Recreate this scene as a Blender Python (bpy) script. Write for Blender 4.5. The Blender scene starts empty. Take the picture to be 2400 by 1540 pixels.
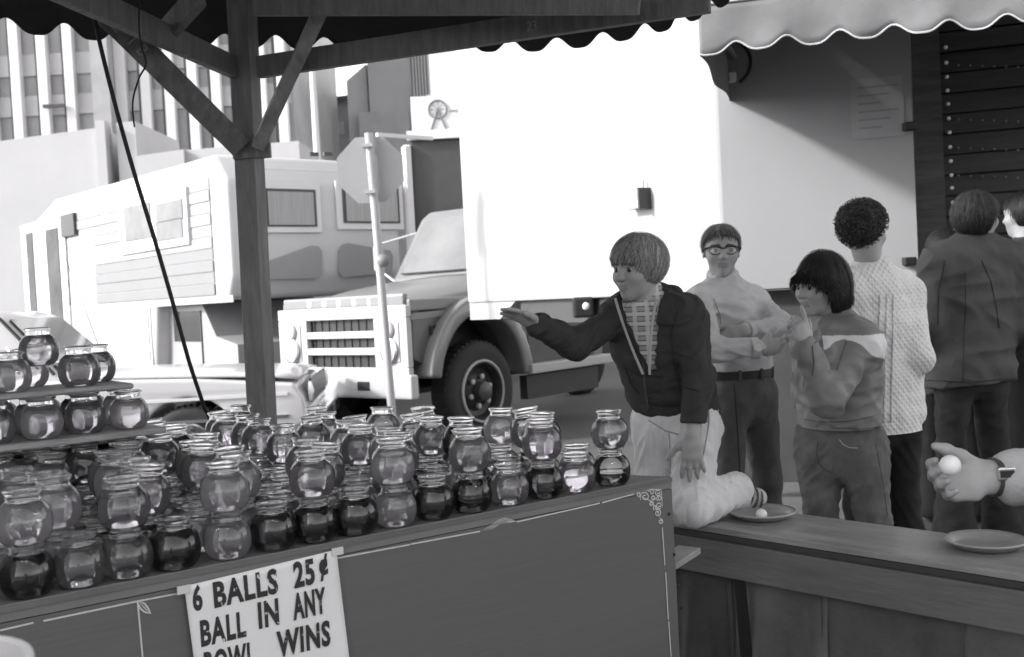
import bpy, bmesh, math, random
import numpy as np
from mathutils import Vector, Matrix

random.seed(7); np.random.seed(7)
scene = bpy.context.scene
COL = scene.collection

# ------------------------------------------------------------------ camera, sky, sun, exposure
CAM_H, PITCH, ROLL, FPX = 1.45, 0.032, 0.052, 2500.0
cam_d = bpy.data.cameras.new('camera'); cam = bpy.data.objects.new('camera', cam_d); COL.objects.link(cam)
fw = Vector((0, math.cos(PITCH), -math.sin(PITCH))); up0 = Vector((0, math.sin(PITCH), math.cos(PITCH))); rt0 = Vector((1, 0, 0))
cu = up0 * math.cos(ROLL) + rt0 * math.sin(ROLL)
cr = rt0 * math.cos(ROLL) - up0 * math.sin(ROLL)
CP = Vector((0, 0, CAM_H))
cam.matrix_world = Matrix(((cr.x, cu.x, -fw.x, CP.x), (cr.y, cu.y, -fw.y, CP.y), (cr.z, cu.z, -fw.z, CP.z), (0, 0, 0, 1)))
cam_d.sensor_width = 36; cam_d.lens = FPX / 2400 * 36; cam_d.clip_start = 0.05; cam_d.clip_end = 2000
cam_d.dof.use_dof = True; cam_d.dof.focus_distance = 2.85; cam_d.dof.aperture_fstop = 6.3
scene.camera = cam

SUN_EL = math.radians(28)
SUN_XY = Vector((-0.955, -0.27)).normalized()
to_sun = Vector((SUN_XY.x * math.cos(SUN_EL), SUN_XY.y * math.cos(SUN_EL), math.sin(SUN_EL)))
world = bpy.data.worlds.new('World'); scene.world = world; world.use_nodes = True
wt = world.node_tree; wt.nodes.clear()
sky = wt.nodes.new('ShaderNodeTexSky'); sky.sky_type = 'NISHITA'; sky.sun_disc = False
sky.sun_elevation = SUN_EL; sky.sun_rotation = math.atan2(SUN_XY.x, SUN_XY.y)
sky.air_density = 1.5; sky.dust_density = 2.0
bw = wt.nodes.new('ShaderNodeRGBToBW'); bg = wt.nodes.new('ShaderNodeBackground'); wo = wt.nodes.new('ShaderNodeOutputWorld')
bg.inputs['Strength'].default_value = 0.15
wt.links.new(sky.outputs[0], bw.inputs[0]); wt.links.new(bw.outputs[0], bg.inputs[0]); wt.links.new(bg.outputs[0], wo.inputs[0])
sun_d = bpy.data.lights.new('sun', 'SUN'); sun = bpy.data.objects.new('sun', sun_d); COL.objects.link(sun)
sun_d.energy = 1.6; sun_d.angle = math.radians(5); sun_d.color = (1, 0.995, 0.985)
sun.rotation_euler = to_sun.to_track_quat('Z', 'Y').to_euler(); sun.location = (-20, 0, 20)
scene.view_settings.view_transform = 'Standard'; scene.view_settings.look = 'None'
scene.view_settings.exposure = 1.72; scene.view_settings.gamma = 1.0; scene.view_settings.use_curve_mapping = False
scene.render.engine = 'CYCLES'
cy = scene.cycles
cy.use_denoising = True; cy.max_bounces = 36; cy.transmission_bounces = 32; cy.transparent_max_bounces = 64
cy.diffuse_bounces = 4; cy.glossy_bounces = 10; cy.sample_clamp_indirect = 6.0; cy.blur_glossy = 0.5
cy.use_adaptive_sampling = True; cy.adaptive_threshold = 0.02

# ------------------------------------------------------------------ geometry helpers
def ray(x, y):
    return fw + cr * ((x - 1200) / FPX) - cu * ((y - 770) / FPX)
def P(x, y, d):
    r = ray(x, y); return CP + r * (d / r.y)
def PZ(x, y, z):
    r = ray(x, y); return CP + r * ((z - CAM_H) / r.z)
def PL(x, y, p0, u):
    """meet of a pixel's ray with the vertical plane through p0 along u: (distance along u, z)"""
    r = ray(x, y); n = Vector((-u[1], u[0], 0)); p0 = Vector((p0[0], p0[1], 0))
    t = (p0 - CP).dot(n) / r.dot(n); q = CP + r * t
    return (q - p0).dot(Vector((u[0], u[1], 0))), q.z
def proj(p):
    v = Vector(p) - CP; w = v.dot(fw)
    return 1200 + FPX * v.dot(cr) / w, 770 - FPX * v.dot(cu) / w

MATS = {}
def mat(name, g, rough=0.6, var=0.12, scale=8.0, bump=0.0, bscale=None, metal=0.0, spec=0.4, stretch=(1, 1, 1), detail=6.0, coat=0.0, alpha=None):
    """neutral grey procedural material: noise-varied colour and fine relief"""
    if name in MATS: return MATS[name]
    m = bpy.data.materials.new(name); m.use_nodes = True; nt = m.node_tree; b = nt.nodes['Principled BSDF']
    tc = nt.nodes.new('ShaderNodeTexCoord'); mp = nt.nodes.new('ShaderNodeMapping'); mp.inputs['Scale'].default_value = stretch
    nt.links.new(tc.outputs['Object'], mp.inputs[0])
    n = nt.nodes.new('ShaderNodeTexNoise'); n.inputs['Scale'].default_value = scale; n.inputs['Detail'].default_value = detail; n.inputs['Roughness'].default_value = 0.62
    nt.links.new(mp.outputs[0], n.inputs[0])
    mr = nt.nodes.new('ShaderNodeMapRange'); mr.inputs[1].default_value = 0.28; mr.inputs[2].default_value = 0.72
    mr.inputs[3].default_value = g * (1 - var); mr.inputs[4].default_value = g * (1 + var)
    nt.links.new(n.outputs[0], mr.inputs[0])
    cc = nt.nodes.new('ShaderNodeCombineColor')
    for i, t in enumerate((1.0, 0.985, 1.01)):
        mm = nt.nodes.new('ShaderNodeMath'); mm.operation = 'MULTIPLY'; mm.inputs[1].default_value = t
        nt.links.new(mr.outputs[0], mm.inputs[0]); nt.links.new(mm.outputs[0], cc.inputs[i])
    nt.links.new(cc.outputs[0], b.inputs['Base Color'])
    b.inputs['Roughness'].default_value = rough; b.inputs['Metallic'].default_value = metal
    b.inputs['Specular IOR Level'].default_value = spec; b.inputs['Coat Weight'].default_value = coat
    if bump:
        n2 = nt.nodes.new('ShaderNodeTexNoise'); n2.inputs['Scale'].default_value = bscale or scale * 3; n2.inputs['Detail'].default_value = 4
        nt.links.new(mp.outputs[0], n2.inputs[0])
        bp = nt.nodes.new('ShaderNodeBump'); bp.inputs['Strength'].default_value = bump; bp.inputs['Distance'].default_value = 0.01
        nt.links.new(n2.outputs[0], bp.inputs['Height']); nt.links.new(bp.outputs[0], b.inputs['Normal'])
    MATS[name] = m; return m

def specks(m, scale, thr, g, rough=None):
    """chips and scuffs: scattered marks of another tone with a shape of their own"""
    nt = m.node_tree; b = nt.nodes['Principled BSDF']; src = b.inputs['Base Color'].links[0].from_socket
    tc = nt.nodes.new('ShaderNodeTexCoord'); mx = None
    n = nt.nodes.new('ShaderNodeTexNoise'); n.inputs['Scale'].default_value = scale; n.inputs['Detail'].default_value = 8; n.inputs['Roughness'].default_value = .75; nt.links.new(tc.outputs['Object'], n.inputs[0])
    r = nt.nodes.new('ShaderNodeMapRange'); r.inputs[1].default_value = thr; r.inputs[2].default_value = thr + .03; nt.links.new(n.outputs[0], r.inputs[0])
    x = nt.nodes.new('ShaderNodeMix'); x.data_type = 'RGBA'; x.inputs[7].default_value = (g, g, g, 1)
    nt.links.new(r.outputs[0], x.inputs[0]); nt.links.new(src, x.inputs[6]); nt.links.new(x.outputs[2], b.inputs['Base Color']); return m
def chain_origin(o):
    v = Vector((0, 0, 0))
    while o is not None: v += o.location; o = o.parent
    return v
def tag(o, label=None, cat=None, group=None, kind=None):
    if label: o['label'] = label
    if cat: o['category'] = cat
    if group: o['group'] = group
    if kind: o['kind'] = kind
    return o
def empty(name, loc, label=None, cat=None, group=None, rz=0.0):
    o = bpy.data.objects.new(name, None); COL.objects.link(o); o.location = loc; o.rotation_euler[2] = rz
    o.empty_display_size = 0.1
    return tag(o, label, cat, group)
def link_mesh(name, me, m, parent=None, local=False):
    o = bpy.data.objects.new(name, me); COL.objects.link(o)
    if m is not None:
        for mm in (m if isinstance(m, (list, tuple)) else [m]): me.materials.append(mm)
    if parent is not None:
        if not local: me.transform(Matrix.Translation(-chain_origin(parent)))
        o.parent = parent
    return o

class MB:
    """collects shapes for ONE mesh object"""
    def __init__(s): s.v = []; s.f = []
    def add(s, vs, fs):
        b = len(s.v); s.v += [tuple(v) for v in vs]; s.f += [tuple(i + b for i in f) for f in fs]; return s
    def box(s, c, size, R=None):
        c = Vector(c); h = [k / 2 for k in size]; vs = []
        for x in (-1, 1):
            for y in (-1, 1):
                for z in (-1, 1):
                    q = Vector((x * h[0], y * h[1], z * h[2])); vs.append(c + (R @ q if R else q))
        return s.add(vs, [(0, 1, 3, 2), (4, 6, 7, 5), (0, 4, 5, 1), (2, 3, 7, 6), (0, 2, 6, 4), (1, 5, 7, 3)])
    def beam(s, a, b, w, t, up=(0, 0, 1)):
        """rectangular bar from a to b, w across, t along 'up'"""
        a = Vector(a); b = Vector(b); d = (b - a).normalized(); x = d.cross(Vector(up)).normalized(); u = x.cross(d)
        R = Matrix((x, d, u)).transposed()
        return s.box((a + b) / 2, (w, (b - a).length, t), R)
    def prism(s, pts, vec):
        n = len(pts); vec = Vector(vec); a = [Vector(p) for p in pts]
        return s.add(a + [p + vec for p in a], [tuple(range(n))[::-1], tuple(range(n, 2 * n))] + [(i, (i + 1) % n, n + (i + 1) % n, n + i) for i in range(n)])
    def tube(s, path, r, n=8, cap=True):
        path = [Vector(p) for p in path]; rr = r if isinstance(r, (list, tuple)) else [r] * len(path); vs = []; x = None
        for i, p in enumerate(path):
            d = (path[min(i + 1, len(path) - 1)] - path[max(i - 1, 0)]).normalized()
            if x is None: x = d.orthogonal().normalized()
            x = (x - d * x.dot(d)).normalized(); y = d.cross(x)
            for k in range(n):
                a = 2 * math.pi * k / n; vs.append(p + (x * math.cos(a) + y * math.sin(a)) * rr[i])
        fs = [(i * n + k, i * n + (k + 1) % n, (i + 1) * n + (k + 1) % n, (i + 1) * n + k) for i in range(len(path) - 1) for k in range(n)]
        if cap: fs += [tuple(range(n))[::-1], tuple(range((len(path) - 1) * n, len(path) * n))]
        return s.add(vs, fs)
    def lathe(s, prof, c=(0, 0, 0), n=32, R=None, cap=True):
        c = Vector(c); vs = []; fs = []
        for r, z in prof:
            for k in range(n):
                a = 2 * math.pi * k / n; q = Vector((r * math.cos(a), r * math.sin(a), z)); vs.append(c + (R @ q if R else q))
        for i in range(len(prof) - 1):
            for k in range(n): fs.append((i * n + k, i * n + (k + 1) % n, (i + 1) * n + (k + 1) % n, (i + 1) * n + k))
        if cap and prof[0][0] > 1e-4: fs.append(tuple(range(n))[::-1])
        if cap and prof[-1][0] > 1e-4: fs.append(tuple(range((len(prof) - 1) * n, len(prof) * n)))
        return s.add(vs, fs)
    def grid(s, nu, nv, fn):
        vs = [fn(i / nu, j / nv) for i in range(nu + 1) for j in range(nv + 1)]
        return s.add(vs, [(i * (nv + 1) + j, (i + 1) * (nv + 1) + j, (i + 1) * (nv + 1) + j + 1, i * (nv + 1) + j + 1) for i in range(nu) for j in range(nv)])
    def build(s, name, m, parent=None, local=False, smooth=False, bevel=0.0, solid=0.0, seg=2, merge=False):
        me = bpy.data.meshes.new(name); me.from_pydata(s.v, [], s.f); me.validate()
        bm = bmesh.new(); bm.from_mesh(me)
        if merge: bmesh.ops.remove_doubles(bm, verts=bm.verts, dist=1e-5)
        bmesh.ops.recalc_face_normals(bm, faces=bm.faces)
        if bevel: bmesh.ops.bevel(bm, geom=list(bm.edges), offset=bevel, segments=seg, affect='EDGES', profile=0.6)
        bm.to_mesh(me); bm.free()
        o = link_mesh(name, me, m, parent, local)
        if solid: md = o.modifiers.new('thickness', 'SOLIDIFY'); md.thickness = solid; md.offset = 0
        if smooth:
            for p in me.polygons: p.use_smooth = True
            if smooth == 'auto':
                try: me.set_sharp_from_angle(angle=math.radians(38))
                except Exception: pass
        return o

def copy_tree(o, parent=None):
    c = o.copy(); COL.objects.link(c); c.parent = parent
    for ch in list(o.children): copy_tree(ch, c)
    return c

def text_part(name, s, M, size, xs, m, parent, bold=0.0, align='LEFT', space=1.0):
    """flat lettering, laid in the plane of the 4x4 matrix M"""
    cv = bpy.data.curves.new(name, 'FONT'); cv.body = s; cv.size = size; cv.align_x = align; cv.offset = bold; cv.space_character = space; cv.resolution_u = 3
    t = bpy.data.objects.new(name, cv); COL.objects.link(t)
    dg = bpy.context.evaluated_depsgraph_get(); me = bpy.data.meshes.new_from_object(t.evaluated_get(dg))
    bpy.data.objects.remove(t); bpy.data.curves.remove(cv)
    me.transform(M @ Matrix.Diagonal((xs, 1, 1, 1))); me.materials.clear(); me.name = name
    return link_mesh(name, me, m, parent)
def frame(o, x, y):
    """4x4 with origin o, x axis x, y axis y"""
    x = Vector(x).normalized(); y = Vector(y); y = (y - x * y.dot(x)).normalized(); z = x.cross(y); o = Vector(o)
    return Matrix(((x.x, y.x, z.x, o.x), (x.y, y.y, z.y, o.y), (x.z, y.z, z.z, o.z), (0, 0, 0, 1)))
Z = Vector((0, 0, 1))

# ------------------------------------------------------------------ materials
M_asph = mat('asphalt', 0.085, 0.9, 0.25, 30, 0.5, 120)
M_white = mat('white_paint', 0.62, 0.45, 0.03, 3)
M_cream = mat('pale_paint', 0.62, 0.5, 0.05, 3)
M_lgrey = mat('light_grey_paint', 0.38, 0.5, 0.06, 4)
M_mgrey = mat('grey_paint', 0.20, 0.5, 0.08, 4)
M_dgrey = mat('dark_grey_paint', 0.055, 0.45, 0.12, 4)
M_black = mat('black_paint', 0.018, 0.5, 0.2, 6)
M_rubber = mat('rubber', 0.028, 0.8, 0.2, 20, 0.2)
M_chrome = mat('chrome', 0.62, 0.18, 0.05, 6, metal=1.0)
M_glassd = mat('dark_window_glass', 0.045, 0.08, 0.2, 2, spec=0.8)
M_curtain = mat('curtained_window', 0.30, 0.35, 0.18, 3, stretch=(14, 14, 0.4))
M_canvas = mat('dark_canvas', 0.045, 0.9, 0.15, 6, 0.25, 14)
M_awn = mat('pale_canvas', 0.18, 0.9, 0.10, 5, 0.5, 9)
M_awntrim = mat('pale_trim', 0.5, 0.8, 0.05, 5)
M_wood = mat('painted_wood', 0.20, 0.6, 0.30, 5, 0.35, 22, stretch=(6, 6, 1.0))
M_woodl = mat('worn_wood', 0.30, 0.65, 0.35, 5, 0.35, 22, stretch=(5, 5, 1.0))
M_board = mat('bare_board', 0.27, 0.7, 0.25, 10, 0.4, 30, stretch=(1, 1, 8))
M_rope = mat('black_cord', 0.02, 0.6, 0.1, 9)
M_ball = mat('ball_celluloid', 0.82, 0.35, 0.02, 4)
specks(M_wood, 26, .70, .34); specks(M_woodl, 24, .68, .10); specks(M_tarp0, 3, .7, .3) if 'M_tarp0' in globals() else None

# ------------------------------------------------------------------ ground and far buildings
g = MB(); g.grid(1, 1, lambda u, v: (-600 + 1200 * u, -400 + 1400 * v, 0)); tag(g.build('ground', M_asph), kind='structure')

def front_box(mb, xl, xr, ytop, d, depth, zb=0.0, yt2=None):
    """box facing the camera, its front at depth d between two picture columns, up to a picture row"""
    a = P(xl, ytop, d); b = P(xr, yt2 if yt2 is not None else ytop, d)
    zt = a.z; mb.prism([(a.x, d, zb), (b.x, d, zb), (b.x, d, b.z), (a.x, d, zt)], (0, depth, 0)); return a, b

DB = 45.0
ob = empty('office_building', P(300, 700, DB).xy.to_3d(), 'grey glass office block with white vertical fins above the camper', 'building')
M_facade = mat('facade_glass', 0.30, 0.35, 0.2, 0.5); M_spand = mat('facade_band', 0.42, 0.6, 0.12, 0.6)
M_conc = mat('concrete', 0.33, 0.8, 0.12, 1.5)
L0 = P(-120, 300, DB); R0 = P(686, 200, DB)
MB().box(((L0.x + R0.x) / 2, DB + 6, 9.5), (R0.x - L0.x, 12, 19)).build('wall', M_facade, ob)
for (ya, yb) in ((128, 178), (225, 272)):
    a = P(100, ya, DB); b = P(100, yb, DB)
    MB().box(((L0.x + R0.x) / 2, DB - 0.06, (a.z + b.z) / 2), (R0.x - L0.x - 0.2, 0.10, a.z - b.z)).build('spandrel', M_spand, ob)
for fx in (-75, -14, 47, 110, 172, 290, 347, 402, 457, 511, 563, 617, 664):
    c = P(fx, 200, DB); w = 0.40 if fx != 290 else 0.46
    MB().box((c.x, DB - 0.22, 12.6), (w, 0.36, 9.6)).build('fin', M_white, ob, bevel=0.03)
    MB().box((c.x - w / 2 - 0.11, DB - 0.07, 12.6), (0.14, 0.12, 9.6)).build('mullion', M_dgrey, ob)
c = P(247, 250, DB - 0.6); MB().box((c.x, DB - 0.7, 9.0), (0.72, 0.6, 18)).build('pillar', M_conc, ob)
c = P(125, 248, DB - 0.6); MB().box((c.x, DB - 0.55, c.z), (0.85, 0.2, 0.13)).build('bracket', M_dgrey, ob)

M_wbld = mat('white_stucco', .46, .8, .06, .6)
wb = empty('white_building', P(150, 700, 30).xy.to_3d(), 'long white flat-roofed building below the finned office block', 'building')
m = MB(); front_box(m, -160, 232, 352, 30, 8, 0, 299); m.build('wall', M_wbld, wb)
m = MB(); front_box(m, 272, 316, 288, 30.02, 4, 0, 284); m.build('stair_tower', M_wbld, wb)
m = MB(); front_box(m, 318, 430, 366, 29.9, 6, 0, 350); m.build('wall', M_wbld, wb)
m = MB(); front_box(m, 431, 700, 352, 30.1, 6, 0, 330); m.build('wall', M_wbld, wb)
m = MB(); front_box(m, 222, 244, 282, 29.8, 0.5, 3); m.build('chimney', M_wbld, wb)

DS = 60.0
sb = empty('shed_building', P(780, 700, DS).xy.to_3d(), 'low grey shed with pitched roof beyond the motorhome', 'building')
m = MB(); front_box(m, 670, 815, 250, DS, 10, 0, 232); m.build('wall', mat('shed_wall_hazed', 0.30, 0.7, 0.15, 0.4), sb)  # wall grey lightened to stand in for distance haze
m = MB(); a = P(655, 252, DS - .4); b = P(830, 232, DS - .4)
m.prism([(a.x, DS - .4, a.z), (b.x, DS - .4, b.z), (b.x, DS + 5, b.z + 0.9), (a.x, DS + 5, a.z + 0.9)], (0, 0, 0.25)); m.build('roof', M_dgrey, sb)
for wx in (705, 760, 790):
    c = P(wx, 300, DS - .05); MB().box((c.x, DS - .03, c.z), (0.8, .08, 0.7)).build('window', M_lgrey, sb)
tb = empty('tower_building', P(900, 700, 55).xy.to_3d(), 'tall grey concrete block with ribbed corner beyond the trailer', 'building')
m = MB(); front_box(m, 812, 858, 190, 55, 9, 0, 150); m.build('wing', mat('tower_wing_hazed', 0.44, 0.8, 0.1, 0.4), tb)  # haze is put into the colour: lighter grey
m = MB(); front_box(m, 859, 958, 120, 54.5, 9, 0, 60); m.build('wall', mat('tower_wall_hazed', 0.36, 0.8, 0.1, 0.4), tb)  # grey lightened in place of haze here too
for k in range(6):
    m = MB(); front_box(m, 960 + k * 7, 964.6 + k * 7, 60, 54.3, 0.5, 0); m.build('rib', M_lgrey, tb)
m = MB(); front_box(m, 959, 1002, 60, 54.9, 9, 0); m.build('corner', M_conc, tb)
m = MB(); front_box(m, 840, 958, 262, 54.2, .35, 8.6); m.build('ledge', M_conc, tb)
for wx in (868, 905, 942):
    c = P(wx, 292, 54.4); MB().box((c.x, 54.42, c.z), (.55, .1, 0.7)).build('window', M_glassd, tb)
hb = empty('hall_building', P(1060, 700, 40).xy.to_3d(), 'pale plain hall rising behind the ride sign', 'building')
m = MB(); front_box(m, 1001, 1200, 60, 40, 6); m.build('wall', M_cream, hb)
m = MB(); front_box(m, 1001, 1200, 222, 39.9, .1, P(1001, 232, 39.9).z); m.build('cornice', M_lgrey, hb)

DG = 24.0
rs = empty('ride_sign', P(1050, 700, DG).xy.to_3d(), 'white board on posts painted with a grey ferris wheel', 'sign')
a = P(962, 228, DG); b = P(1190, 306, DG)
MB().box(((a.x + b.x) / 2, DG, (a.z + b.z) / 2), (b.x - a.x, 0.08, a.z - b.z)).build('board', M_white, rs, bevel=.01)
for px in (975, 1170):
    q = P(px, 300, DG + .1); MB().box((q.x, DG + .1, a.z / 2 - .3), (.1, .1, a.z - .7)).build('post', M_lgrey, rs)
wc = P(1025, 256, DG - .06); RW = 0.20
m = MB()
ring = [(wc.x + RW * math.cos(k * math.pi / 16), DG - .055, wc.z + RW * math.sin(k * math.pi / 16)) for k in range(33)]
m.tube(ring, 0.018, 6, False)
for k in range(8):
    an = k * math.pi / 4; m.tube([(wc.x, DG - .055, wc.z), (wc.x + RW * math.cos(an), DG - .055, wc.z + RW * math.sin(an))], 0.006, 5)
for dx in (-.17, .17): m.tube([(wc.x, DG - .055, wc.z), (wc.x + dx, DG - .055, wc.z - .46)], 0.018, 6)
m.build('wheel_emblem', M_mgrey, rs)
m = MB()
for k in range(5):
    x0 = wc.x + .27 + k * .075; m.tube([(x0, DG - .05, wc.z - .06), (x0 + .03, DG - .05, wc.z - .03), (x0 + .06, DG - .05, wc.z - .06)], 0.010, 5)
m.build('script', M_mgrey, rs)
lp = empty('lamp_post', P(732, 700, 33).xy.to_3d(), 'slim white lamp post standing before the grey shed', 'lamp post')
t = P(722, 150, 33); MB().tube([(t.x + .12, 33, 0), (t.x + .12, 33, t.z)], [.14, .09], 10).build('pole', M_white, lp, smooth='auto')
MB().box((t.x - .2, 33, t.z + .05), (.9, .2, .12)).build('lamp_head', M_lgrey, lp, bevel=.03)

# ------------------------------------------------------------------ stop sign seen from behind
DST = 9.3
sp = P(864, 312, DST); spb = P(917, 945, DST); vdir = (spb - sp); bot = sp + vdir * ((sp.z) / (sp.z - spb.z))
ss = empty('stop_sign', bot, 'octagonal road sign seen from its bare grey back, on a pale post', 'road sign')
MB().tube([bot, sp], 0.036, 10).build('post', M_lgrey, ss, smooth='auto')
oc = P(868, 398, DST + .05); m = MB(); RO = 0.31
m.prism([(oc.x + RO * math.cos(math.pi / 8 + k * math.pi / 4), DST + .05, oc.z + RO * math.sin(math.pi / 8 + k * math.pi / 4)) for k in range(8)], (0, .006, 0))
m.build('sign_plate', mat('sign_back', 0.30, 0.45, 0.05, 5, spec=.5), ss)
for dz in (.2, -.2): MB().box((oc.x, DST - .02, oc.z + dz), (.09, .1, .03)).build('bracket', M_lgrey, ss)
q = P(898, 611, DST - .05)
MB().lathe([(0.001, 0), (.05, .004), (.056, .014), (.05, .03), (.001, .035)], q, 20, Matrix.Rotation(math.pi / 2, 3, 'X')).build('reflector', M_mgrey, ss, smooth=True)

# ------------------------------------------------------------------ motorhome with cab-over
MC = Vector((P(540, 600, 12.4).x, 12.4, 0)); uS = Vector((-0.66, 0.751, 0)); uF = Vector((0.751, 0.66, 0))
mh = empty('motorhome', MC, 'large white cab-over motorhome with ribbed siding and grey front panels', 'motorhome')
def side(s, z, out=0.0): return MC + uS * s - uF * out + Z * z
def frontp(s, z, out=0.0): return MC + uF * s - uS * out + Z * z
ZT, ZB, W_, L_ = 3.28, 1.56, 2.42, 7.4
def slab(fn, s0, s1, z0, z1, t, o0=0.0):
    """thin raised panel on a face of the motorhome"""
    m = MB(); a = [fn(s0, z0, o0), fn(s1, z0, o0), fn(s1, z1, o0), fn(s0, z1, o0)]; n = fn(0, 0, 1) - fn(0, 0, 0)
    return m.prism(a, n * t)
M_rv = mat('rv_white', 0.29, 0.4, 0.03, 2); M_rvlow = mat('rv_stripe', 0.20, 0.45, 0.04, 3)
m = MB(); m.prism([side(0.12, ZB), side(0, ZB + .25), side(0, ZT - .35), side(.3, ZT), side(L_ - 1.6, ZT + .03), side(L_ - .5, ZT - .25), side(L_, ZT - .75), side(L_, 0.55), side(2.35, 0.55), side(2.2, ZB)], uF * W_)
m.build('body', mat('rv_shell_brightened', .50, .4, .03, 2), mh, bevel=0.07, seg=3, smooth='auto')  # shell coloured paler than the siding to brighten its shaded front
z = ZB + .07; k = 0
while z < ZT - .25:                                       # siding boards on the near side
    s1 = 5.55 if z > 2.9 else 6.9
    m = slab(side, 0.42, s1 if z > 2.75 else 4.25, z, z + .128, 0.012 if k % 2 else 0.02, .002); m.build('siding', M_rvlow if z < 2.08 else M_rv, mh)
    if z < 2.75: slab(side, 5.35, 6.9, z, z + .128, 0.012 if k % 2 else 0.02, .002).build('siding', M_rvlow if z < 2.08 else M_rv, mh)
    z += .14; k += 1
def sidebox(xl, yt, xr, yb, t, name, mm, o0=0.004, fn=side, u=uS):
    a = PL(xl, yt, MC, u); b = PL(xr, yb, MC, u)
    return slab(fn, a[0], b[0], b[1], a[1], t, o0).build(name, mm, mh)
M_rvwin = mat('rv_window', .17, .4, .2, 3, spec=.3)
sidebox(284, 478, 452, 572, .05, 'window_frame', M_cream, .005)
wn = sidebox(300, 488, 366, 556, .012, 'window', M_rvwin, .056)
sidebox(376, 480, 440, 512, .012, 'window', M_rvwin, .056); sidebox(376, 522, 440, 556, .012, 'window', M_rvwin, .056)
sidebox(150, 506, 184, 550, .06, 'porch_lamp', M_dgrey)
dr = sidebox(52, 530, 172, 800, .03, 'door', M_white, .003)
sidebox(66, 548, 98, 800, .01, 'door_pane', mat('door_glass', 0.06, .5, .6, 2.2, spec=.3), .035); sidebox(112, 540, 158, 800, .01, 'door_pane', MATS['door_glass'], .035)
slab(side, 2.36, 2.95, .62, 1.53, .02).build('locker_hatch', M_white, mh)
slab(side, 2.40, 2.42, .62, 1.50, .03).build('hatch_edge', M_mgrey, mh)
slab(side, 0.02, 2.2, ZB - .03, ZB + .05, .01, -.02).build('belly_trim', M_lgrey, mh)
# front face
def fr(xl, yt, xr, yb, t, name, mm, o0=0.004): return sidebox(xl, yt, xr, yb, t, name, mm, o0, frontp, uF)
fr(602, 428, 752, 545, .03, 'window_surround', M_white); fr(614, 442, 740, 532, .01, 'window', M_dgrey, .036); fr(622, 449, 733, 528, .008, 'curtain', M_curtain, .048)
fr(783, 424, 944, 538, .03, 'window_surround', M_white); fr(797, 436, 934, 524, .01, 'window', M_dgrey, .036); fr(804, 441, 928, 520, .008, 'curtain', M_curtain, .048)
def fpoly(pts, name, mm):
    m = MB(); m.prism([frontp(*PL(x, y, MC, uF), .02) for x, y in pts], (-uS) * .012); return m.build(name, mm, mh)
fpoly([(628, 612), (728, 576), (744, 578), (752, 590), (752, 640), (742, 652), (628, 655)], 'front_panel', mat('rv_decal', 0.27, .5, .05, 3))
fpoly([(792, 588), (800, 574), (812, 570), (912, 588), (918, 600), (916, 640), (800, 650), (790, 636)], 'front_panel', MATS['rv_decal'])
fr(940, 345, 972, 700, .09, 'corner_trim', M_white)
fr(600, 394, 950, 412, .02, 'rain_gutter', M_cream)
for x in (733, 766): fr(x - 10, 357, x + 10, 367, .035, 'marker_lamp', M_dgrey)
fr(880, 312, 1010, 330, .05, 'roof_rail', M_cream)
# cab and chassis under the overhang
m = MB(); m.prism([side(.35, .5), side(.35, 1.02), side(.9, 1.12), side(1.25, ZB - .02), side(2.3, ZB - .02), side(2.3, .5)], uF * 2.0)
cb = m.build('cab', mat('cab_paint', 0.30, .4, .05, 3), mh); cb.location = uF * .2
slab(side, 1.3, 2.1, 1.06, 1.45, .01, -.195).build('cab_window', M_glassd, mh)
slab(side, 1.28, 1.3, .6, 1.45, .012, -.195).build('cab_door_seam', M_dgrey, mh)
def wheel(parent, c, ax, r, w, hubm, lugs=6):
    """wheel > tyre, rim, hub, lug nuts; c centre, ax axle direction (outward)"""
    ax = Vector(ax).normalized(); R = ax.to_track_quat('Z', 'Y').to_matrix(); c = Vector(c)
    tp = MB().lathe([(r * .60, -w / 2), (r * .90, -w / 2), (r * .97, -w * .42), (r, -w * .30), (r, w * .30), (r * .97, w * .42), (r * .90, w / 2), (r * .80, w * .52), (r * .62, w * .46), (r * .60, w * .3)], c, 40, R, False).build('wheel', M_rubber, parent, smooth='auto')
    tr = MB()
    for k in range(44):
        an = k * 2 * math.pi / 44; q = R @ Vector((math.cos(an), math.sin(an), 0)) * (r + .004)
        tr.box(c + q, (w * .62, r * .075, .016), Matrix((ax, ax.cross(q).normalized(), q.normalized())).transposed())
    tr.build('tread', M_rubber, tp)
    rm = MB().lathe([(r * .60, w * .30), (r * .605, w * .50), (r * .57, w * .52), (r * .53, w * .40), (r * .50, w * .16), (r * .40, w * .10), (r * .30, w * .26), (.001, w * .30)], c, 40, R, False).build('rim', hubm, tp, smooth='auto')
    MB().lathe([(r * .20, w * .28), (r * .19, w * .62), (r * .12, w * .70), (.001, w * .71)], c, 24, R).build('hub', M_dgrey, tp, smooth='auto')
    for k in range(lugs):
        an = k * 2 * math.pi / lugs + .3; q = R @ Vector((math.cos(an) * r * .30, math.sin(an) * r * .30, w * .30))
        MB().lathe([(r * .055, 0), (r * .055, .03), (.001, .036)], c + q, 8, R).build('lug_nut', M_lgrey, tp)
    hl = MB()
    return tp
wheel(mh, side(1.0, .38, -.25), -uF, .38, .22, M_lgrey, 5)
wheel(mh, side(4.9, .38, -.15), -uF, .38, .22, M_lgrey, 5)

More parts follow.
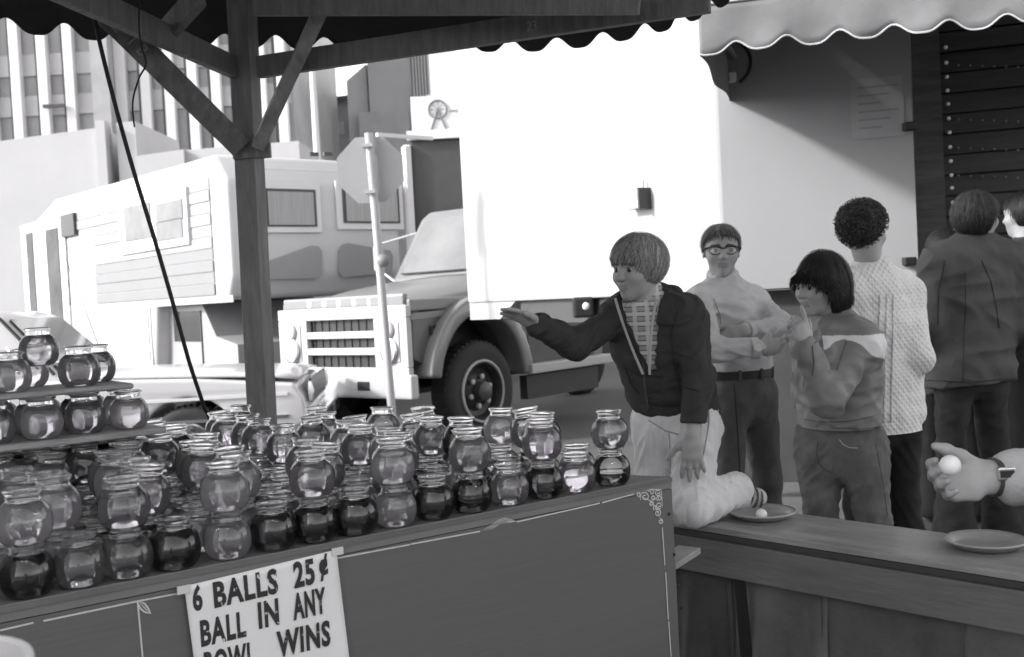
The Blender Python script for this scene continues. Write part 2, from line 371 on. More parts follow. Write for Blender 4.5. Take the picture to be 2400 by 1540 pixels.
# ------------------------------------------------------------------ grey box trailer behind the truck cab
bt = empty('box_trailer', (P(1030, 600, 17.5).x, 17.5, 0), 'dark grey box trailer with white top rail behind the truck cab', 'trailer')
a = P(962, 330, 17.5); b = P(1200, 320, 17.5)
MB().box(((a.x + b.x) / 2, 19.5, (a.z + .8) / 2), (b.x - a.x, 4, a.z - .8)).build('box', M_dgrey, bt, bevel=.02)
MB().box(((a.x + b.x) / 2, 17.46, a.z + .07), (b.x - a.x + .1, .12, .15)).build('top_rail', M_white, bt, bevel=.01)
MB().box((a.x - .06, 17.46, a.z / 2 + .3), (.12, .12, a.z - .75)).build('corner_post', M_white, bt, bevel=.02)
for dx in (0.4, 1.2):
    MB().lathe([(.45, -.12), (.45, .12)], (a.x + dx, 18.5, .45), 24, Matrix.Rotation(math.pi / 2, 3, 'Y')).build('wheel', M_rubber, bt)

# ------------------------------------------------------------------ medium truck
tf = Vector((-0.64, -0.768, 0)).normalized(); tl = Vector((-tf.y, tf.x, 0))
wc_ = P(1113, 903, 10.7)
to = Vector((wc_.x, wc_.y, 0)) - tl * 0.93
tk = empty('truck', to, 'medium two-tone truck with white three-slot grille and big front wheel', 'truck', rz=math.atan2(tf.y, tf.x))
# local: x forward, y left, z up
M_tkhi = mat('truck_paint_pale', 0.17, .3, .06, 3, spec=.5, coat=.3); M_tklo = mat('truck_paint_dark', 0.10, .3, .08, 3, spec=.5, coat=.3)
def arch(x0, z0, r, n=14, a0=math.pi, a1=0.0): return [(x0 + r * math.cos(a0 + (a1 - a0) * k / n), z0 + r * math.sin(a0 + (a1 - a0) * k / n)) for k in range(n + 1)]
def prof_prism(pts, y0, y1): return MB().prism([(x, y0, z) for x, z in pts], (0, y1 - y0, 0))
for s in (1, -1):
    pts = [(.86, .80), (.86, 1.16), (-.78, 1.20), (-.78, .62)] + arch(0, .5, .66, 14, math.pi * .94, math.pi * .12)[0:] 
    pts = [(.86, .80), (.86, 1.16), (-.80, 1.22), (-.80, .62), (-.64, .62)] + arch(0, .52, .64, 16, math.pi * .95, math.pi * .14) + [(.66, .72)]
    prof_prism(pts, s * .62, s * .95).build('fender', M_tklo, tk, local=True, bevel=.018)
    pts2 = arch(0, .52, .78, 18, math.pi * .98, math.pi * .05) + arch(0, .52, .63, 18, math.pi * .05, math.pi * .98)
    prof_prism(pts2, s * .80, s * 1.09).build('wheel_arch', M_tkhi, tk, local=True, bevel=.035, smooth='auto', seg=3)
# hood: lofted, falling to the front
def hood(u, v):
    x = .90 - 1.62 * u; zc = 1.36 + .16 * u ** .8; a = (v - .5) * 2; w = .90 + .03 * u
    zz = zc - .16 * abs(a) ** 3.2 - .06 * (1 - u) ** 6
    return (x, w * a, zz)
m = MB(); m.grid(14, 18, hood); m.build('hood', M_tkhi, tk, local=True, smooth=True, solid=.02)
for s in (1, -1): MB().box((.04, s * .915, 1.255), (1.66, .05, .10)).build('hood_side', M_tkhi, tk, local=True, bevel=.012)
MB().box((.05, 0, 1.0), (1.55, 1.2, .5)).build('engine_bay', M_black, tk, local=True)
for s in (1, -1): prof_prism([(.88, 1.17), (.80, 1.19), (-.76, 1.225), (-.76, 1.19), (.88, 1.13)], s * .945, s * .962).build('side_trim', M_tkhi, tk, local=True)
MB().box((.50, .962, 1.03), (.16, .012, .09)).build('side_emblem', M_black, tk, local=True, bevel=.01)
MB().box((.62, .965, 1.03), (.035, .012, .085)).build('side_emblem', M_black, tk, local=True, bevel=.008)
# front
M_gril = mat('grille_white', .44, .4, .05, 5)
for (y0, y1, z0, z1) in ((-.95, .95, 1.155, 1.26), (-.95, .95, .645, .735), (-.95, -.50, .735, 1.155), (.50, .95, .735, 1.155)):
    MB().box((.90, (y0 + y1) / 2, (z0 + z1) / 2), (.07, y1 - y0, z1 - z0)).build('grille_panel', M_gril, tk, local=True, bevel=.012)
for k in range(2): MB().box((.905, 0, .875 + k * .145), (.06, 1.0, .062)).build('grille_bar', M_gril, tk, local=True, bevel=.012)
MB().box((.86, 0, .945), (.02, 1.0, .42)).build('grille_mesh', M_black, tk, local=True)
for k in range(9): MB().box((.874, -.44 + k * .11, .945), (.012, .012, .42)).build('grille_slat', M_black, tk, local=True)
RX = Matrix.Rotation(math.pi / 2, 3, 'Y')
for s in (1, -1):
    MB().box((.938, s * .72, .955), (.016, .26, .34)).build('headlight_panel', M_lgrey, tk, local=True, bevel=.006)
    h = MB().lathe([(.105, 0), (.105, .02), (.092, .026), (.07, .05), (.001, .062)], (.942, s * .72, .885), 28, RX).build('headlight', mat('lamp_glass', .7, .1, .05, 4, spec=.8), tk, local=True, smooth='auto')
    MB().lathe([(.112, -.002), (.112, .03), (.100, .034), (.098, 0)], (.942, s * .72, .885), 28, RX, False).build('headlight_ring', M_chrome, h, local=True)
    MB().lathe([(.075, 0), (.075, .02), (.06, .035), (.001, .04)], (.942, s * .72, 1.055), 24, RX).build('signal_lamp', M_lgrey, tk, local=True, smooth='auto')
MB().box((.868, 0, 1.305), (.07, 1.78, .105)).build('nose', M_tkhi, tk, local=True, bevel=.02)
Mx = Matrix.Translation(Vector((.897, -.47, 1.268))) @ frame((0, 0, 0), (0, 1, 0), (0, 0, 1))
for k, ch in enumerate('DODGE'):
    text_part('letter', ch, Matrix.Translation(Vector((.9055, -.50 + k * .225, 1.275))) @ frame((0, 0, 0), (0, 1, 0), (0, 0, 1)), .085, 1.0, M_white, None, .004).parent = tk
MB().box((.96, 0, .58), (.10, 2.1, .20)).build('bumper', M_gril, tk, local=True, bevel=.02)
MB().box((1.012, .40, .585), (.006, .17, .075)).build('bumper_slot', M_black, tk, local=True)
MB().box((1.012, -.40, .585), (.006, .17, .075)).build('bumper_slot', M_black, tk, local=True)
# cab
m = MB(); m.prism([(-.74, -.95, 1.2), (-.74, -.95, 1.50), (-1.22, -.90, 2.14), (-1.35, -.88, 2.22), (-2.2, -.88, 2.22), (-2.25, -.95, 1.5), (-2.25, -.95, .62), (-.80, -.95, .62)], (0, 1.9, 0))
m.build('cab', M_tkhi, tk, local=True, bevel=.05, seg=3, smooth='auto')
MB().prism([(-.757, -.80, 1.56), (-.757, .80, 1.56), (-1.165, .76, 2.10), (-1.165, -.76, 2.10)], (.02, 0, .015)).build('windshield', mat('windshield_glass', .15, .06, .25, 1.5, spec=.8), tk, local=True)
for s in (1, -1):
    m = MB(); m.prism([(-.96, s * .952, 1.52), (-1.30, s * .93, 2.06), (-1.95, s * .93, 2.06), (-1.95, s * .952, 1.52)], (0, s * .012, 0)); m.build('side_window', M_glassd, tk, local=True)
    m = MB(); m.tube([(-.80, s * .97, 1.5), (-.85, s * 1.25, 1.62), (-.85, s * 1.25, 1.9), (-1.2, s * .95, 2.0)], .012, 6); m.build('mirror_arm', M_white, tk, local=True)
    MB().box((-.85, s * 1.26, 1.75), (.04, .17, .26)).build('mirror', M_lgrey, tk, local=True, bevel=.02)
    MB().box((-1.45, s * .955, 1.1), (1.2, .012, .9)).build('door', M_dgrey, tk, local=True, bevel=.004)  # door coloured darker than the cab, standing in for shade under the trailer
    MB().box((-1.45, s * .99, .60), (1.5, .26, .09)).build('running_board', M_lgrey, tk, local=True, bevel=.015)
    MB().box((-1.42, s * .93, .42), (1.3, .1, .22)).build('step_panel', M_black, tk, local=True)
m = MB(); m.tube([(-.80, -.5, 1.53), (-.86, .05, 1.60)], .008, 5); m.build('wiper', M_white, tk, local=True)
m = MB(); m.tube([(-.80, .2, 1.53), (-.86, .65, 1.60)], .008, 5); m.build('wiper', M_white, tk, local=True)
for y in (-.3, 0, .3): MB().lathe([(.05, 0), (.045, .04), (.001, .055)], (-1.45, y, 2.22), 14).build('roof_lamp', M_cream, tk, local=True)
for s in (.42, -.42): MB().box((-2.6, s, .62), (6.2, .09, .22)).build('chassis_rail', M_black, tk, local=True)
M_rimt = mat('truck_rim', .03, .5, .15, 6)
for s in (1, -1):
    w1 = wheel(tk, (0, s * .90, .5), (0.0, s, 0), .5, .28, M_rimt, 6)
    for o in [w1] + list(w1.children):                     # wheel() writes world coordinates: bring them back to the truck's own
        o.data.transform(Matrix.Translation(chain_origin(tk)))
    MB().lathe([(.315, .128), (.318, .15), (.30, .158), (.292, .14)], (0, s * .90, .5), 40, Vector((0, s, 0)).to_track_quat('Z', 'Y').to_matrix(), False).build('rim_ring', M_lgrey, w1, local=True, smooth=True)
    w2 = wheel(tk, (-4.2, s * .85, .5), (0.0, s, 0), .5, .28, M_rimt, 6)
    for o in [w2] + list(w2.children): o.data.transform(Matrix.Translation(chain_origin(tk)))

for o in tk.children:                                     # the body sits high on its springs
    if o.name.startswith('wheel') and not o.name.startswith('wheel_arch'): continue
    for q in [o] + list(o.children):
        for v in q.data.vertices: v.co.z = .5 + (v.co.z - .5) * 1.13 + .045
        q.data.update()
# ------------------------------------------------------------------ white sedan
cx = P(800, 900, 8.7)
car = empty('sedan', (cx.x - .36, 9.55, -.0), 'white sedan parked across, with long flat hood and bare antenna', 'car', rz=math.radians(5))
M_car = mat('car_white', .52, .25, .02, 3, spec=.5, coat=.4)
# local: x forward (0 at the nose), y left (away from the camera)
def body(u, v):
    # u along, v around the half section
    return (0, 0, 0)
top = [(0.0, .50), (-.02, .70), (-.10, .82), (-.9, .90), (-1.95, .945), (-2.1, .95), (-4.6, .94), (-4.95, .90), (-5.02, .6), (-4.95, .42)]
m = MB()
low = arch(-3.95, .36, .40, 12, math.pi, 0) + [(-3.3, .30), (-1.4, .30)] + arch(-.95, .36, .40, 12, math.pi, 0) + [(-.4, .36)]
m.prism([(x, -.90, z) for x, z in top + low], (0, 1.8, 0)); m.build('body', M_car, car, local=True, bevel=.03, seg=3, smooth='auto')
MB().grid(10, 10, lambda u, v: (-.06 - 1.9 * u, -.80 + 1.6 * v, .855 + .10 * u ** .6 + .035 * math.sin(math.pi * v))).build('hood', M_car, car, local=True, smooth=True, solid=.02)
for zc, nm, mm, t in ((.74, 'side_crease', M_cream, .012), (.56, 'side_molding', M_chrome, .02)):
    MB().box((-2.5, -.905, zc), (4.7, t, .025)).build(nm, mm, car, local=True)
cab = [(-1.92, .94), (-2.42, 1.47), (-2.60, 1.525), (-4.0, 1.51), (-4.25, 1.45), (-4.85, .92)]
def ring_(s): return [(x, s * (.84 if z < 1.0 else .66), z) for x, z in cab]
m = MB(); a = ring_(-1); b = ring_(1); n = len(a); m.add(a + b, [tuple(range(n)), tuple(range(n, 2 * n))[::-1]] + [(i, i + 1, n + i + 1, n + i) for i in range(n - 1)] + [(n - 1, 0, n, 2 * n - 1)])
rf = m.build('cabin', M_car, car, local=True, bevel=.03, smooth='auto')
def cabin_pane(pts, name):
    m = MB(); q = []
    for x, z in pts:
        y = -(.84 - (z - .94) / .49 * .18) - .004; q.append((x, y, z))
    m.prism(q, (0, -.006, 0)); m.build(name, mat('car_window', .30, .08, .12, 2, spec=.7), car, local=True)
cabin_pane([(-2.14, 1.0), (-2.52, 1.40), (-3.30, 1.41), (-3.30, 1.0)], 'side_window'); cabin_pane([(-3.37, 1.0), (-3.37, 1.41), (-4.15, 1.38), (-4.5, 1.0)], 'side_window')
m = MB(); m.tube([(-1.99, -.838, 1.0), (-2.44, -.675, 1.465), (-2.62, -.67, 1.512), (-4.0, -.67, 1.498)], .016, 6); m.build('roof_gutter', M_black, car, local=True)
m = MB(); m.tube([(-2.26, -.83, 1.0), (-2.34, -.79, 1.2), (-2.36, -.77, 1.23)], .01, 6); m.build('vent_post', M_chrome, car, local=True)
MB().prism([(-1.95, -.75, .98), (-1.95, .75, .98), (-2.39, .62, 1.44), (-2.39, -.62, 1.44)], (.012, 0, .02)).build('windshield', M_glassd, car, local=True)
m = MB(); m.tube([(-2.05, -.80, 1.08), (-1.86, -.88, 1.10), (-1.84, -.96, 1.14)], .014, 6); m.build('mirror_arm', M_chrome, car, local=True)
MB().box((.06, 0, .50), (.14, 1.84, .15)).build('bumper', M_chrome, car, local=True, bevel=.03)
MB().box((.14, .0, .50), (.01, .34, .11)).build('number_plate', M_dgrey, car, local=True)
MB().box((.012, 0, .74), (.02, 1.3, .2)).build('grille', M_dgrey, car, local=True)
for s in (1, -1):
    MB().lathe([(.085, 0), (.08, .02), (.001, .04)], (.01, s * .75, .74), 20, RX).build('headlight', MATS['lamp_glass'], car, local=True, smooth='auto')
m = MB(); m.tube([(-1.55, -.70, .93), (-1.60, -.70, .97), (-1.93, -.70, 2.08)], [.012, .006, .003], 6); m.build('antenna', M_mgrey, car, local=True)
for x in (-.95, -3.95):
    for s in (1, -1):
        w1 = wheel(car, (x, s * .80, .34), (0, s, 0), .34, .2, M_chrome, 5)
        for o in [w1] + list(w1.children): o.data.transform(Matrix.Translation(chain_origin(car)))

# ------------------------------------------------------------------ white concession trailer with awning
specks(M_tkhi, 9, .70, .10); specks(M_tklo, 9, .68, .2)
TC = Vector((P(1690, 600, 7.0).x, 7.0, 0)); uA = Vector((-.53, .848, 0)); uB = Vector((.954, -.30, 0)).normalized()
nA = Vector((-uA.y, uA.x, 0)) * 1.0
nA = Vector((-.848, -.53, 0)); nB = Vector((-.30, -.954, 0)).normalized()
tr = empty('concession_trailer', TC, 'big white concession trailer with pale scalloped awning and dark lit opening', 'trailer')
LA = PL(1085, 500, TC, uA)[0]; LB = PL(2143, 400, TC, uB)[0]; ZL, ZH = 1.39, 4.4
def ta(s, z, o=0.0): return TC + uA * s + nA * o + Z * z
def tb_(s, z, o=0.0): return TC + uB * s + nB * o + Z * z
M_trw = mat('trailer_white', .36, .5, .05, 1.2); M_trb = mat('trailer_side_dimmed', .30, .5, .05, 1.2)  # side panel's white is darkened to stand for its weaker sunlight
MB().prism([ta(0, ZL), ta(LA, ZL), ta(LA, ZL) + uB * LB, ta(0, ZL) + uB * LB], Z * (ZH - ZL)).build('end_wall', M_trw, tr, bevel=.02)
MB().prism([tb_(.03, ZL + .01, .003), tb_(LB, ZL + .01, .003), tb_(LB, ZH, .003), tb_(.03, ZH, .003)], nB * .02).build('side_panel', M_trb, tr)
s0 = PL(1118, 750, TC, uA); s1 = PL(1168, 748, TC, uA); s2 = PL(1204, 722, TC, uA)
MB().prism([ta(LA, ZL, -.02), ta(LA, s0[1], -.02), ta(s1[0], s1[1], -.02), ta(s2[0], ZL, -.02)], nA * -.12).build('corner_skirt', M_trw, tr)
MB().prism([ta(0.5, 1.20, -.06), ta(s2[0] - .02, 1.20, -.06), ta(s2[0] - .02, ZL - .003, -.06), ta(0.5, ZL - .003, -.06)], nA * -.12).build('frame_rail', M_dgrey, tr)
q = PL(1372, 720, TC, uA); MB().box(ta(q[0], q[1], .02), (.16, .14, .16)).build('coupling_box', M_black, tr, bevel=.02)
q = PL(1402, 716, TC, uA); MB().lathe([(.026, 0), (.03, .02), (.02, .035), (.001, .04)], ta(q[0], q[1], .10), 16, nA.to_track_quat('Z', 'Y').to_matrix()).build('side_lamp', M_white, tr, smooth='auto')
q = PL(1505, 468, TC, uA); R_ = Matrix((uA, nA, Z)).transposed()
lb = MB().box(ta(q[0], q[1], .05), (.17, .10, .13), R_).build('outlet_box', M_white, tr, bevel=.006)
MB().box(ta(q[0] - .09, q[1], .05), (.02, .12, .15), R_).build('outlet_cover', M_dgrey, lb)
MB().tube([ta(q[0] - .06, q[1] + .07, .04), ta(q[0] - .06, q[1] + .13, .03)], .008, 6).build('conduit', M_lgrey, lb)
q = PL(1706, 188, TC, uB); rl = MB().box(tb_(q[0] + .03, q[1], .07), (.05, .08, .06)).build('flood_lamp', M_white, tr, bevel=.01)
qq = PL(1716, 150, TC, uB)
MB().tube([tb_(qq[0] + .12 * math.cos(a_), qq[1] + .14 * math.sin(a_), .03) for a_ in [k * math.pi / 10 - 1.2 for k in range(16)]], .011, 6).build('cable_loop', M_black, tr)
for yy in (298, 612):
    q = PL(2138, yy, TC, uB); MB().box(tb_(q[0] - .02, q[1], .05), (.07, .07, .05)).build('latch', M_black, tr, bevel=.008)
# price list on the side panel
pa = PL(1992, 190, TC, uB); pb = PL(2120, 318, TC, uB)
MB().prism([tb_(pa[0], pb[1], .025), tb_(pb[0], pb[1], .025), tb_(pb[0], pa[1], .025), tb_(pa[0], pa[1], .025)], nB * .006).build('notice', mat('notice_card', .34, .6, .05, 6), tr)
for k in range(6): 
    zz = pa[1] - .05 - k * .05
    MB().prism([tb_(pa[0] + .04, zz - .012, .033), tb_(pb[0] - .03 - .05 * (k % 3), zz - .012, .033), tb_(pb[0] - .03 - .05 * (k % 3), zz, .033), tb_(pa[0] + .04, zz, .033)], nB * .001).build('notice_line', mat('faded_print', .26, .6, .1, 9), tr)
# dark slatted stall beside the panel
M_slat = mat('dark_slats', .035, .55, .35, 3, .3, 12, stretch=(1, 1, 9))
LR = LB + 1.6
MB().prism([tb_(LB, 0.2, -.34), tb_(LR, .2, -.34), tb_(LR, ZH, -.34), tb_(LB, ZH, -.34)], nB * -.1).build('back_wall', M_black, tr)
zz = 1.42; k = 0
while zz < 3.7:
    MB().prism([tb_(LB + .01, zz, -.33), tb_(LR, zz, -.33), tb_(LR, zz + .115, -.33), tb_(LB + .01, zz + .115, -.33)], nB * (.03 + .012 * (k % 2))).build('slat', M_slat, tr); zz += .13; k += 1
m = MB(); q = PL(2185, 400, TC, uB)[0]
MB().prism([tb_(LB + .02, .3, -.27), tb_(q + .09, .3, -.27), tb_(q + .09, 3.75, -.27), tb_(LB + .02, 3.75, -.27)], nB * .03).build('pilaster', mat('pilaster_wood', .075, .6, .4, 3, .3, 14, stretch=(1, 1, 9)), tr)
M_bulb = mat('bulb_white', .85, .3, .02, 5); M_bulbd = mat('bulb_dim', .16, .35, .1, 5)
bulb_me = None
def bulb(p, r, mm):
    o = MB().lathe([(.001, -r), (r * .7, -r * .7), (r, 0), (r * .7, r * .7), (.001, r)], p, 10).build('bulb', mm, tr, smooth=True); return o
O3 = PL(2222, 300, TC + nB * -.22, uB)[0]
for i, yy in enumerate((112, 148, 181, 213, 244, 278, 311, 345, 378, 411, 441, 475, 508, 541, 575)):
    q = PL(2216 + (yy - 112) * .045, yy, TC + nB * -.22, uB); bulb(tb_(q[0], q[1], -.21), .0125, M_bulb)
for yy in (150, 278, 345, 410):
    for k in range(7):
        q = PL(2248 + k * 28, yy + k * 1.0, TC + nB * -.22, uB); bulb(tb_(q[0], q[1], -.26), .008, M_bulbd)
MB().prism([tb_(.04, .12, -.10), tb_(LR, .12, -.10), tb_(LR, ZL - .004, -.10), tb_(.04, ZL - .004, -.10)], nB * -.05).build('skirt', mat('trailer_skirt', .05, .7, .3, 2), tr)
MB().prism([tb_(LB + .05, 1.33, .06), tb_(LR, 1.33, .06), tb_(LR, 1.37, .06), tb_(LB + .05, 1.37, .06)], nB * -.4).build('serving_shelf', M_dgrey, tr)
# awning
AO = 1.45
def va(s, w):
    """lower rim of the valance"""
    return w
sL = PL(1640, 100, TC + nB * AO, uB)[0]; sR = sL + 3.2
zbot = PL(1800, 118, TC + nB * AO, uB)[1]; ztop = zbot + .27
def scal(t): return (.5 + .5 * math.cos(2 * math.pi * t)) ** 1.7
per = 0.255
def vpt(s, v, o=0.0):
    zb = zbot + .055 * scal((s - sL) / per + .28) + .012 * math.sin(3.1 * s)
    wob = .018 * math.sin(7 * s + 3 * v) + .012 * math.sin(17 * s - 2 * v)
    return tb_(s, zb + (ztop - zb) * v, AO + wob * (1 - v) + o)
NV = 170
MB().grid(NV, 6, lambda u, v: vpt(sL + (sR - sL) * u, v)).build('awning_valance', M_awn, tr, smooth=True, solid=.004)
MB().tube([vpt(sL + (sR - sL) * k / NV, 0, .003) for k in range(NV + 1)], .005, 5).build('valance_binding', M_awntrim, tr)
def apt(u, v):
    s = sL + (sR - sL) * u; return tb_(s, ztop + .62 * v - .05 * math.sin(math.pi * v), AO * (1 - v) + .012 * math.sin(9 * s))
MB().grid(40, 10, apt).build('awning_roof', M_awn, tr, smooth=True, solid=.004)
def ept(u, v):
    o = AO * (1 - u); zt = ztop + .62 * u - .05 * math.sin(math.pi * u); zb = zbot + .012 * math.sin(6 * o)
    return tb_(sL + .01 * math.sin(9 * u), zb + (zt - zb) * v, o)
MB().grid(110, 6, ept).build('awning_end', M_awn, tr, smooth=True, solid=.004)
MB().tube([vpt(sL + (sR - sL) * k / 80, 1, .006) for k in range(81)], .007, 5).build('awning_seam', M_lgrey, tr)
for s in (sL + .05, sR - .05): MB().tube([tb_(s, 2.9, .03), tb_(s, ztop - .02, AO - .03)], .016, 8).build('awning_arm', M_mgrey, tr)

# ------------------------------------------------------------------ bowl stand
ZS = 0.95
SR_ = PZ(1573, 1117, ZS); SL_ = PZ(0, 1420, ZS)
e = Vector((SR_.x - SL_.x, SR_.y - SL_.y, 0)).normalized(); nbk = Vector((-e.y, e.x, 0)); gdir = Vector((-.877, .48, 0)).normalized()
st = empty('bowl_stand', (SR_.x, SR_.y, 0), 'dark painted plywood stand carrying the fishbowls, with white pinstripe scrollwork', 'stand', rz=math.atan2(e.y, e.x))
M_panel = mat('painted_plywood', .120, .48, .045, 2.2, .05, 5, stretch=(1.2, 8, 30), detail=9)
specks(M_panel, 34, .715, .40); specks(M_panel, 6, .73, .07)
gl = (gdir.dot(e), gdir.dot(nbk))                       # right edge direction in the stand's own axes
GL = 1.62; LF = 2.6
top = [(0, 0), (gl[0] * GL, gl[1] * GL), (gl[0] * GL - 1.6, gl[1] * GL), (-LF, 0.0)]
def at_z(pts, z): return [(x, y, z) for x, y in pts]
MB().prism(at_z(top, ZS - .03), (0, 0, .03)).build('top_board', mat('stand_top', .17, .6, .12, 4), st, local=True)
MB().box((-LF / 2, .012, (ZS - .032) / 2), (LF, .024, ZS - .032)).build('front_panel', M_panel, st, local=True)
MB().prism([(-.024, .026, 0), (gl[0] * GL, gl[1] * GL, 0), (gl[0] * GL, gl[1] * GL - .03, 0), (-.06, .026, 0)], (0, 0, ZS - .033)).build('end_panel', M_panel, st, local=True)
MB().box((-LF / 2, -.002, ZS - .008), (LF, .004, .010)).build('edge_strip', mat('edge_strip_paint', .13, .5, .2, 4, stretch=(1, 8, 8)), st, local=True)
for (px, py) in ((1568, 1205), (1580, 1300), (1590, 1372), (1597, 1425)):
    a, z = PL(px, py, SR_, e); MB().lathe([(.005, 0), (.004, .002), (.001, .0022)], (a, 0, z), 8, Matrix.Rotation(math.pi / 2, 3, 'X')).build('nail_head', M_black, st, local=True)
# pinstripes, laid on the panel
M_pin = mat('pinstripe_paint', .58, .55, .10, 30)
OUT = -.0022
def pan(x, y): a, z = PL(x, y, SR_, e); return Vector((a, OUT, z))
def stripe(pts, w, name):
    """flat painted line through picture points on the panel"""
    q = [pan(*p) if not isinstance(p, Vector) else p for p in pts]; m = MB(); vs = []
    for i, p in enumerate(q):
        d = (q[min(i + 1, len(q) - 1)] - q[max(i - 1, 0)]); n = Vector((-d.z, 0, d.x)).normalized()
        ww = w * (1 if 0 < i < len(q) - 1 or len(q) == 2 else .35); vs += [p + n * ww / 2, p - n * ww / 2]
    m.add(vs, [(2 * i, 2 * i + 1, 2 * i + 3, 2 * i + 2) for i in range(len(q) - 1)]); return m.build(name, M_pin, st, local=True)
for seg in (((0, 1477), (78, 1459)), ((101, 1455), (325, 1408)), ((325, 1408), (430, 1388)), ((783, 1309), (960, 1276)), ((962, 1275), (1124, 1245)), ((1210, 1223), (1405, 1179)), ((1410, 1178), (1484, 1158)),
            ((1551, 1236), (1557, 1324)), ((1559, 1341), (1565, 1452)), ((1566, 1456), (1572, 1545)), ((322, 1411), (334, 1545))): stripe(seg, .0031, 'pinstripe')
for k in range(4):                                      # feathered stroke in the middle of the line
    o = k * 4.2
    stripe([(1127 + k * 7, 1244 - k), (1150 + k * 4, 1231 + o * .2), (1166 + k * 2, 1219 + o * .5), (1182, 1214 + o * .9), (1200 - k * 2, 1219 + o * .4), (1210 - k * 3, 1223)], .0014, 'flourish')
stripe([(323, 1412), (328, 1425), (338, 1434), (352, 1437), (346, 1424), (338, 1414), (325, 1410)], .003, 'leaf'); stripe([(328, 1414), (338, 1424), (349, 1435)], .002, 'leaf')
def curl(cx, cy, r0, r1, a0, turns, n=18): return [(cx + (r0 + (r1 - r0) * k / n) * math.cos(a0 + turns * 2 * math.pi * k / n), cy + (r0 + (r1 - r0) * k / n) * math.sin(a0 + turns * 2 * math.pi * k / n)) for k in range(n + 1)]
for c in ((1496, 1158, 6, 2, 0, 1.2), (1510, 1164, 12, 3, 2.4, 1.5), (1526, 1153, 7, 2, 3.2, 1.2), (1541, 1154, 8, 2, .4, 1.4), (1530, 1166, 6, 2, 0, 1.3), (1544, 1168, 7, 2, 2, 1.4), (1525, 1180, 6, 2, 4, 1.2), (1544, 1184, 8, 2, 1, 1.3), (1540, 1202, 9, 2, 4.2, 1.4), (1535, 1190, 6, 2, 2, 1.1), (1547, 1222, 6, 2, 4.4, 1.3)):
    stripe(curl(*c), .0030, 'scroll')
stripe([(1500, 1162), (1520, 1172), (1534, 1186), (1546, 1215)], .0026, 'scroll'); stripe([(1512, 1150), (1530, 1147), (1548, 1147), (1550, 1165), (1551, 1190)], .0026, 'scroll')
# small ledge poking out behind the panel
a = PL(1595, 1318, SR_ + nbk * .05, e)
MB().beam((a[0] - .05, .06, a[1]), (a[0] + .085, .10, a[1] + .012), .07, .018).build('ledge', M_board, st, local=True, bevel=.003)

# ------------------------------------------------------------------ price sign
def pw(x, y, out): 
    a, z = PL(x, y, SR_, e); return Vector((SR_.x, SR_.y, 0)) + e * a - nbk * out + Z * z
sg = empty('price_sign', pw(620, 1540, .01), 'worn white card lettered with the price of balls, tacked to the stand', 'sign')
TLc, TRc, BRc = pw(428, 1372, .006), pw(783, 1287, .006), pw(826, 1640, .006)
nx = 24; xa = (TRc - TLc); ya = (BRc - TRc); YL = ya.length
def card(u, v):
    p = TLc + xa * u + (ya - xa * 0.0) * v
    return p - nbk * (.0035 + .0010 * math.sin(5 * u + 1) * math.sin(3 * v + .5) ** 2)
MB().grid(24, 24, card).build('card', mat('sign_card', .78, .7, .06, 7, .2, 20), sg, smooth=True, solid=.0015)
def text_fit(s, pl, pr, hpx, name='lettering'):
    """condensed bold line of print fitted between two picture points of its baseline"""
    a = pw(*pl, .0118); b = pw(*pr, .0118); w = (b - a).length; top_ = pw(pl[0] - 2, pl[1] - hpx, .0118); h = (top_ - a).length
    o = text_part(name, s, Matrix.Identity(4), 1.0, 1.0, M_ink, None, .040, space=1.12)
    co = [v.co for v in o.data.vertices]; x0 = min(c.x for c in co); x1 = max(c.x for c in co); capz = [c.y for c in co]; y0 = min(capz); y1 = max(capz)
    S = Matrix.Diagonal((w / (x1 - x0), h / (y1 - y0), 1, 1)) @ Matrix.Translation((-x0, -y0, 0))
    o.data.transform(frame(a, b - a, top_ - a) @ S); o.data.transform(Matrix.Translation(-chain_origin(sg))); o.parent = sg; return o
M_ink = mat('black_ink', .03, .6, .3, 60)
_n = M_ink.node_tree; _b = _n.nodes['Principled BSDF']; _t = _n.nodes.new('ShaderNodeTexNoise'); _t.inputs['Scale'].default_value = 95; _t.inputs['Detail'].default_value = 3; _tc = _n.nodes.new('ShaderNodeTexCoord'); _n.links.new(_tc.outputs['Object'], _t.inputs[0])
_r = _n.nodes.new('ShaderNodeValToRGB'); _r.color_ramp.elements[0].position = .65; _r.color_ramp.elements[0].color = (.03, .03, .031, 1); _r.color_ramp.elements[1].position = .69; _r.color_ramp.elements[1].color = (.55, .55, .55, 1); _n.links.new(_t.outputs[0], _r.inputs[0]); _n.links.new(_r.outputs[0], _b.inputs['Base Color'])
def line(words, slope=-.2385):
    for s, x0, x1, yb in words: text_fit(s, (x0, yb), (x1, yb + (x1 - x0) * slope), 63)
line([('6', 449, 472, 1432), ('BALLS', 498, 648, 1424), ('25', 685, 734, 1378), ('¢', 745, 766, 1361)])
line([('BALL', 467, 573, 1514), ('IN', 602, 650, 1472), ('ANY', 683, 760, 1452)])
line([('BOWL', 475, 594, 1588), ('WINS', 645, 770, 1540)])
for px, py in ((422, 1379), (781, 1290)):
    MB().box(pw(px + 4, py, .0125), (.026, .016, .002), Matrix((e, nbk, Z)).transposed() @ Matrix.Rotation(math.pi / 2, 3, 'X')).build('tape', M_cream, sg)

